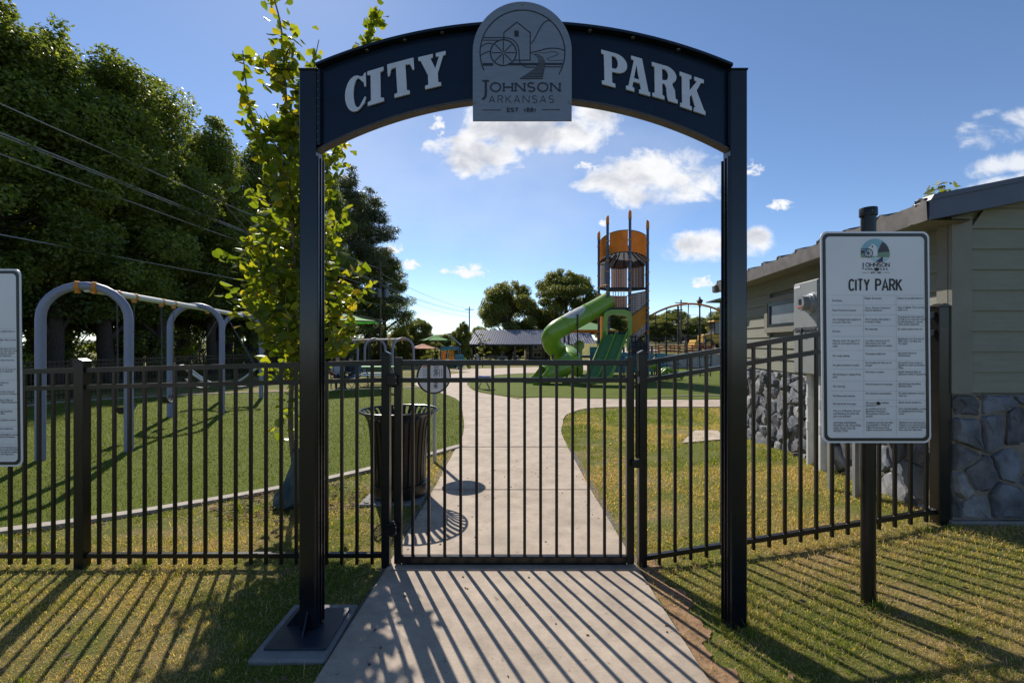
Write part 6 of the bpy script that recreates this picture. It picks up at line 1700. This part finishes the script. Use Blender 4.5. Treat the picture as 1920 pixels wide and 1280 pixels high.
for k, (px, d, h) in enumerate([(700, 62, 4.5), (730, 70, 5), (770, 78, 5), (800, 88, 5), (838, 95, 6), (870, 100, 5), (925, 110, 7), (975, 115, 8), (1030, 118, 8), (1180, 110, 8), (1215, 90, 6), (1262, 95, 7), (1312, 105, 6), (1370, 95, 8), (1420, 95, 8), (655, 55, 4), (610, 50, 4), (845, 105, 6), (858, 120, 7), (822, 110, 6)]):
    x = (px-960)/F*d; place(BROAD[k % 3], 'broad_tree', 'hazy green tree in the far belt behind the playground', (x, d, tz(x, d)-.6), (h/9, h/9, h/12), r.uniform(0, 6), 'far tree belt behind the playground')
p = P(905, 676, 46); place(THIN, 'sapling', 'thin young tree standing before the left end of the pavilion', (p.x, 46, tz(p.x, 46)), (.9, .9, (CAMZ+(HZ-622)/F*46-tz(p.x, 46))/5.4), 1)
for k, (px, d, s, lb) in enumerate([(832, 60, .9, 'small yellow green shrub under the green umbrella'), (805, 58, .8, 'small pale shrub left of the umbrella pole'), (1045, 70, .8, 'low round shrub behind the tube slide')]):
    p = P(px, 670, d); place(BUSH[1], 'garden_shrub', lb, (p.x, d, tz(p.x, d)), s, k, None, 'shrub')
place(THIN, 'roof_side_tree', 'small leafy tree whose top shows above the building roof', (8.15, 9.2, 0), (1.1, 1.1, .935), 2)
# young street tree with big yellow-green leaves
rng = np.random.default_rng(77); r = random.Random(77)
YB = Vector((-2.31, 4.93, 0)); yt = thing('young_tree', 'young tree with large yellow green heart shaped leaves behind the left arch post', 'tree', YB)
q = MB(); C_ = []; D_ = []
def stem(pts, r0, r1, leaves=True, dens=26, spread=.10):
    c = crv(pts, 6); n = len(c); q.tube(c, [r0+(r1-r0)*i/(n-1) for i in range(n)], 7)
    if leaves:
        Ls = sum((b-a).length for a, b in zip(c, c[1:]))
        for _ in range(int(Ls*dens)):
            t = r.random()**.8; i = min(n-2, int((1-t*.92)*(n-1))); p = c[i].lerp(c[i+1], r.random())
            C_.append(p+Vector((r.gauss(0, spread), r.gauss(0, spread), r.gauss(0, spread*.8))))
    return c
d0 = 4.93
def Y(px, py, d): return P(px, py, d)
main = stem([YB+Vector((.03, 0, -.1)), Y(545, 800, 4.93), Y(553, 600, 4.95), Y(548, 400, 4.95), Y(538, 220, 4.95), Y(528, 60, 4.95), Y(508, -20, 4.95)], .032, .006, True, 48, .08)
for pts, dn, sp in (
    ([Y(547, 420, 4.95), Y(500, 300, 4.8), Y(468, 200, 4.75), Y(455, 95, 4.7)], 52, .05), ([Y(545, 300, 4.95), Y(575, 180, 5.0), Y(598, 75, 5.0)], 50, .06),
    ([Y(550, 480, 4.95), Y(610, 330, 5.05), Y(672, 140, 5.1), Y(690, 75, 5.1), Y(712, 18, 5.1)], 75, .045), ([Y(550, 430, 5), Y(600, 320, 5.1), Y(650, 265, 5.2)], 34, .09)): stem(pts, .014, .004, True, dn, sp)
for k in range(84):                                  # side shoots, longest low down
    f = r.random()**1.25; py = 705-600*f; a = r.uniform(0, 2*PI); ln = (.70*(1-f)**.8+.14)*r.uniform(.4, 1.1)
    b0 = min(main, key=lambda p: abs(p.z-(CAMZ+(HZ-py-40*0)/F*4.95)))
    e = b0+Vector((math.cos(a)*ln, math.sin(a)*ln*.8, ln*r.uniform(.35, .95))); m_ = b0.lerp(e, .5)+Vector((math.cos(a)*.1, math.sin(a)*.1, -.03))
    stem([b0, m_, e], .010, .003, True, 52*(1.2 if f < .5 else .8), .065)
for k in range(8):                                    # bare twigs
    a = r.uniform(-1, 1); z = r.uniform(2.0, 3.6); b0 = min(main, key=lambda p: abs(p.z-z)); e = b0+Vector((r.choice((-1, 1))*r.uniform(.4, .75), r.uniform(-.3, .3), r.uniform(.4, .9)))
    stem([b0, b0.lerp(e, .5)+Vector((0, 0, -.08)), e], .008, .002, False)
q.build('trunk', 'twig', yt, smooth=True)
cen = np.array([tuple(c-YB) for c in C_]); cen = cen[cen[:, 2] > .62]
me = leaf_mesh('crown', cen, .090, rng, 'leaf_young', 'heart', rng.beta(1.7, 2.0, len(cen)), .8)
o = bpy.data.objects.new('crown', me); COL.objects.link(o); o.parent = yt
bag = thing('watering_bag', 'dark green watering bag zipped round the young tree trunk', 'watering bag', (-2.31, 4.9, 0))
q = MB(); n = 18; vs = []; pr_ = [(.0, .20), (.04, .25), (.10, .21), (.20, .13), (.34, .085), (.48, .065), (.54, .05)]
for i, (z, rr_) in enumerate(pr_):
    for k in range(n):
        a = 2*PI*k/n; e = rr_*(1+.16*math.sin(3*a+1.3*i)+.10*math.sin(7*a+i*2.1)); vs.append((-2.31+e*math.cos(a)*1.05, 4.93+e*math.sin(a), z+.02*math.sin(5*a+i)))
q.add(vs, [(i*n+k, i*n+(k+1) % n, (i+1)*n+(k+1) % n, (i+1)*n+k) for i in range(len(pr_)-1) for k in range(n)]); q.build('bag', 'bag_green', bag, smooth=True, angle=70)
q = MB(); q.tube([(-2.31+.06*math.cos(a), 4.93+.06*math.sin(a), .56) for a in [2*PI*k/12 for k in range(12)]], .012, 5, closed=True); q.build('strap', 'rubber', bag)
tag(blades('grass', 700, (-3.0, -1.5), (4.5, 5.1), .14, .006, 'grass', [turfpoly], tintf=lambda x, y, r: .15+.2*r.random(len(x)), dens=lambda x, y: (np.hypot(x+2.78, y-4.75) < .16)*.9+(np.hypot(x+2.1, y-4.6) < .14)*.5, seed=8), 'long green grass tufts beside the young tree', 'grass')

# ================================================================== POLES AND WIRES
def upole(label, px, ytop, d, zg, arms=((.92, 1.6),), trans=0, lean=0):
    p = P(px, ytop, d); t = thing('utility_pole', label, 'utility pole', (p.x, d, zg))
    q = MB(); q.cyl((p.x-lean, d, zg-.2), (p.x, d, p.z), .15, 10, .10); q.build('pole', 'wood_pole', t, smooth=True)
    for f, w in arms: q = MB(); z = zg+(p.z-zg)*f; q.bar((p.x-w/2, d-.1, z), (p.x+w/2, d-.1, z), .1, .12); q.build('crossarm', 'wood_pole', t)
    for k in range(trans):
        q = MB(); z = zg+(p.z-zg)*.70; q.cyl((p.x+(k-1)*.75, d-.35, z-.45), (p.x+(k-1)*.75, d-.35, z+.45), .26, 14); tr = q.build('transformer', 'transformer_grey', t, smooth=True)
        q = MB(); q.cyl((p.x+(k-1)*.75, d-.35, z+.45), (p.x+(k-1)*.75, d-.35, z+.62), .06, 8); q.build('bushing', 'pole_dark', tr)
    return p
pA = upole('utility pole carrying three grey transformers right of the young tree', 713, 492, 50, tz(-14, 50), ((.96, 2.0), (.82, 2.0)), 3)
pB = upole('slim utility pole left of the pavilion', 880, 575, 80, tz(-7, 80), ((.95, 1.6),))
pC = upole('taller of the two utility poles behind the rope net', 1277, 562, 68, tz(25, 68), ((.93, 1.8),))
pD = upole('shorter utility pole beside the taller one behind the rope net', 1272, 574, 64, tz(24, 64), ((.9, 1.2),))
def wire(label, a, b, sag, rad=.012, n=16, group='power lines over the park'):
    a = Vector(a); b = Vector(b); q = MB(); q.tube([a.lerp(b, i/n)-Vector((0, 0, sag*4*(i/n)*(1-i/n))) for i in range(n+1)], rad, 5)
    o = q.build('power_line', 'wire', None, smooth=True); tag(o, label, 'power line', group)
q0 = -15.6
for i, (z0, z1, y0, lb) in enumerate(((10.3, 9.9, 180, 'highest power line in front of the left wood'), (9.1, 8.5, 235, 'power line in front of the left wood, upper of the close pair'), (8.98, 8.38, 240, 'power line in front of the left wood, lower of the close pair'), (8.2, 7.7, 275, 'power line just below the close pair in front of the left wood'), (5.5, 6.0, 435, 'lowest power line in front of the left wood'))):
    d = 13.6; w = P(-8, y0-2, d); b = Vector((pA.x, 49.8, z1)); a = w+(w-b)*.4
    wire(lb, a, b, .25 if i < 4 else .1, .019 if i != 1 else .024)
for i, (z1, z2) in enumerate(((9.7, 7.9), (8.4, 7.4), (8.1, 7.2), (7.4, 6.5))):
    wire(('top power line between the transformer pole and the slim pole', 'second power line between the transformer pole and the slim pole', 'third power line between the transformer pole and the slim pole', 'lowest power line between the transformer pole and the slim pole')[i], (pA.x+.3*i-.4, 50, z1), (pB.x+.2*i-.3, 80, z2), .5, .022)
for i, (z1, z2) in enumerate(((7.4, 8.4), (6.2, 7.0), (5.3, 5.7))):
    wire(('top power line leading right from the twin poles', 'middle power line leading right from the twin poles', 'lowest power line leading right from the twin poles')[i], (pC.x, 68, z1), (pC.x+22, 66, z2), .7, .02)
# far hills
q = MB(); vs = []; n = 60
for i in range(n+1):
    x = -700+1400*i/n; h = 8+7*mn.noise(Vector((x*.006, 2, 0)))+4*mn.noise(Vector((x*.03, 5, 0)))+10*math.exp(-((x+95)/90)**2)
    vs += [(x, 700, -4), (x, 740, h), (x, 900, h*.8), (x, 1000, -4)]
q.add(vs, [(4*i+j, 4*i+4+j, 4*i+5+j, 4*i+1+j) for i in range(n) for j in range(3)]); tag(q.build('hills', 'hill_tree', None, smooth=True), kind='structure')

# ================================================================== SKY, SUN, CAMERA
EL = math.radians(43); AZ = math.radians(-25)
sd_ = Vector((math.sin(AZ)*math.cos(EL), math.cos(AZ)*math.cos(EL), math.sin(EL)))
w = bpy.data.worlds.new('World'); scene.world = w; w.use_nodes = True
nt = w.node_tree; N = nt.nodes; L = nt.links
bgN = N['Background']; SKYK = .15; bgN.inputs['Strength'].default_value = SKYK
sky = N.new('ShaderNodeTexSky'); sky.sky_type = 'NISHITA'; sky.sun_disc = False; sky.sun_elevation = EL; sky.sun_rotation = AZ
sky.altitude = 300; sky.air_density = .72; sky.dust_density = .1; sky.ozone_density = 2.4
hs = N.new('ShaderNodeHueSaturation'); hs.inputs['Saturation'].default_value = 1.04; hs.inputs['Value'].default_value = .80; L.new(sky.outputs['Color'], hs.inputs['Color'])
tcw = N.new('ShaderNodeTexCoord'); sep = N.new('ShaderNodeSeparateXYZ'); L.new(tcw.outputs['Generated'], sep.inputs[0])
def mth(op, a, b=None, c=None, clamp=False):
    n = N.new('ShaderNodeMath'); n.operation = op; n.use_clamp = clamp
    for i, v in enumerate((a, b, c)):
        if v is None: continue
        if hasattr(v, 'links'): L.new(v, n.inputs[i])
        else: n.inputs[i].default_value = v
    return n.outputs[0]
yy = mth('MAXIMUM', sep.outputs['Y'], .02); U_ = mth('DIVIDE', sep.outputs['X'], yy); V_ = mth('DIVIDE', sep.outputs['Z'], yy)
cmb = N.new('ShaderNodeCombineXYZ'); L.new(U_, cmb.inputs[0]); L.new(V_, cmb.inputs[1])
def wn(scale, det, rough, off=0., dist=0.):
    mp = N.new('ShaderNodeMapping'); mp.inputs['Location'].default_value = (off, off*.7, 0); mp.inputs['Scale'].default_value = (1, 1.35, 1); L.new(cmb.outputs[0], mp.inputs['Vector'])
    n = N.new('ShaderNodeTexNoise'); n.inputs['Scale'].default_value = scale; n.inputs['Detail'].default_value = det; n.inputs['Roughness'].default_value = rough; n.inputs['Distortion'].default_value = dist
    L.new(mp.outputs[0], n.inputs['Vector']); return n.outputs['Fac']
def field(clouds, shear=0.):
    acc = None
    for px, py, rx_, ry_ in clouds:
        u0 = (px-960)/F; v0 = (HZ-py)/F
        a = mth('DIVIDE', mth('SUBTRACT', U_, u0), rx_/F); b = mth('DIVIDE', mth('SUBTRACT', mth('SUBTRACT', V_, v0), mth('MULTIPLY', mth('SUBTRACT', U_, u0), shear)), ry_/F)
        d = mth('SUBTRACT', 1.0, mth('ADD', mth('MULTIPLY', a, a), mth('MULTIPLY', b, b))); d = mth('MAXIMUM', d, -1.5)
        acc = d if acc is None else mth('MAXIMUM', acc, d)
    return acc
n1 = wn(11, 10, .60, 1.3, .3); n2 = wn(5.5, 8, .55, 4.1)
puff = field([(1010, 240, 165, 58), (890, 290, 105, 48), (1120, 215, 70, 42), (930, 240, 80, 60), (1225, 330, 135, 62), (1290, 335, 110, 50), (1150, 345, 80, 42), (1190, 365, 80, 32), (1330, 462, 112, 34), (1420, 447, 42, 26)])
small = field([(880, 508, 44, 17), (768, 497, 26, 14), (1318, 530, 30, 14), (1405, 316, 26, 20), (1460, 386, 30, 13), (845, 510, 26, 9), (1105, 313, 30, 13), (820, 236, 16, 22), (1130, 418, 16, 8), (740, 465, 20, 12)])
dens = mth('ADD', puff, mth('MULTIPLY', mth('SUBTRACT', n1, .52), 3.0))
dens = mth('MAXIMUM', dens, mth('ADD', mth('MULTIPLY', small, .9), mth('MULTIPLY', mth('SUBTRACT', wn(34, 7, .62, 2.7, .4), .56), 4.2)))
al = N.new('ShaderNodeMapRange'); al.interpolation_type = 'SMOOTHSTEP'; al.inputs['From Min'].default_value = -.05; al.inputs['From Max'].default_value = .85; L.new(dens, al.inputs['Value'])
wf = field([(1880, 240, 90, 36), (1925, 300, 130, 26), (1890, 340, 120, 18), (1850, 212, 34, 12), (2100, 250, 160, 90)], .22)
n3 = wn(7, 9, .62, 8.2, .6)
dw = mth('ADD', wf, mth('MULTIPLY', mth('SUBTRACT', n3, .52), 5.0))
aw = N.new('ShaderNodeMapRange'); aw.interpolation_type = 'SMOOTHSTEP'; aw.inputs['From Min'].default_value = .0; aw.inputs['From Max'].default_value = 1.3; aw.inputs['To Max'].default_value = .8; L.new(dw, aw.inputs['Value'])
vf = field([(960, 300, 420, 230), (700, 330, 220, 160)])
av = mth('MULTIPLY', mth('MAXIMUM', mth('MULTIPLY', mth('ADD', vf, mth('MULTIPLY', mth('SUBTRACT', n2, .5), 1.6)), .22), 0), 1.0)
alpha = mth('MAXIMUM', mth('MAXIMUM', al.outputs['Result'], aw.outputs['Result']), mth('MINIMUM', av, .22))
front_ = mth('GREATER_THAN', sep.outputs['Y'], .05); alpha = mth('MULTIPLY', alpha, front_, clamp=True)
# body of a cloud is thicker and greyer, its rim bright
thick = N.new('ShaderNodeMapRange'); thick.interpolation_type = 'SMOOTHSTEP'; thick.inputs['From Min'].default_value = .55; thick.inputs['From Max'].default_value = 1.55; L.new(mth('ADD', puff, mth('MULTIPLY', mth('SUBTRACT', wn(9, 7, .55, 1.75, .3), .46), 2.6)), thick.inputs['Value'])
crmp = N.new('ShaderNodeMix'); crmp.data_type = 'RGBA'; L.new(thick.outputs['Result'], crmp.inputs['Factor'])
CW = 5.1; crmp.inputs['A'].default_value = (CW*.97, CW*.98, CW, 1); crmp.inputs['B'].default_value = (CW*.50, CW*.53, CW*.61, 1)
mxw = N.new('ShaderNodeMix'); mxw.data_type = 'RGBA'; L.new(alpha, mxw.inputs['Factor']); L.new(hs.outputs['Color'], mxw.inputs['A']); L.new(crmp.outputs['Result'], mxw.inputs['B'])
L.new(mxw.outputs['Result'], bgN.inputs['Color'])
sun = bpy.data.lights.new('sun', 'SUN'); sun.energy = 4.6; sun.angle = math.radians(.55); sun.color = (1, .93, .83)
so = bpy.data.objects.new('sun', sun); COL.objects.link(so); so.rotation_euler = (-sd_).to_track_quat('-Z', 'Y').to_euler(); so.location = (0, 0, 30)
cam = bpy.data.cameras.new('camera'); cam.lens = 16; cam.sensor_width = 36; cam.shift_y = 5/1920; cam.clip_end = 4000; cam.clip_start = .05
co = bpy.data.objects.new('camera', cam); COL.objects.link(co); co.location = (0, 0, CAMZ); co.rotation_euler = (PI/2, 0, 0); scene.camera = co
scene.render.resolution_x = 1024; scene.render.resolution_y = 682
scene.view_settings.view_transform = 'Standard'; scene.view_settings.look = 'None'; scene.view_settings.exposure = 0.40
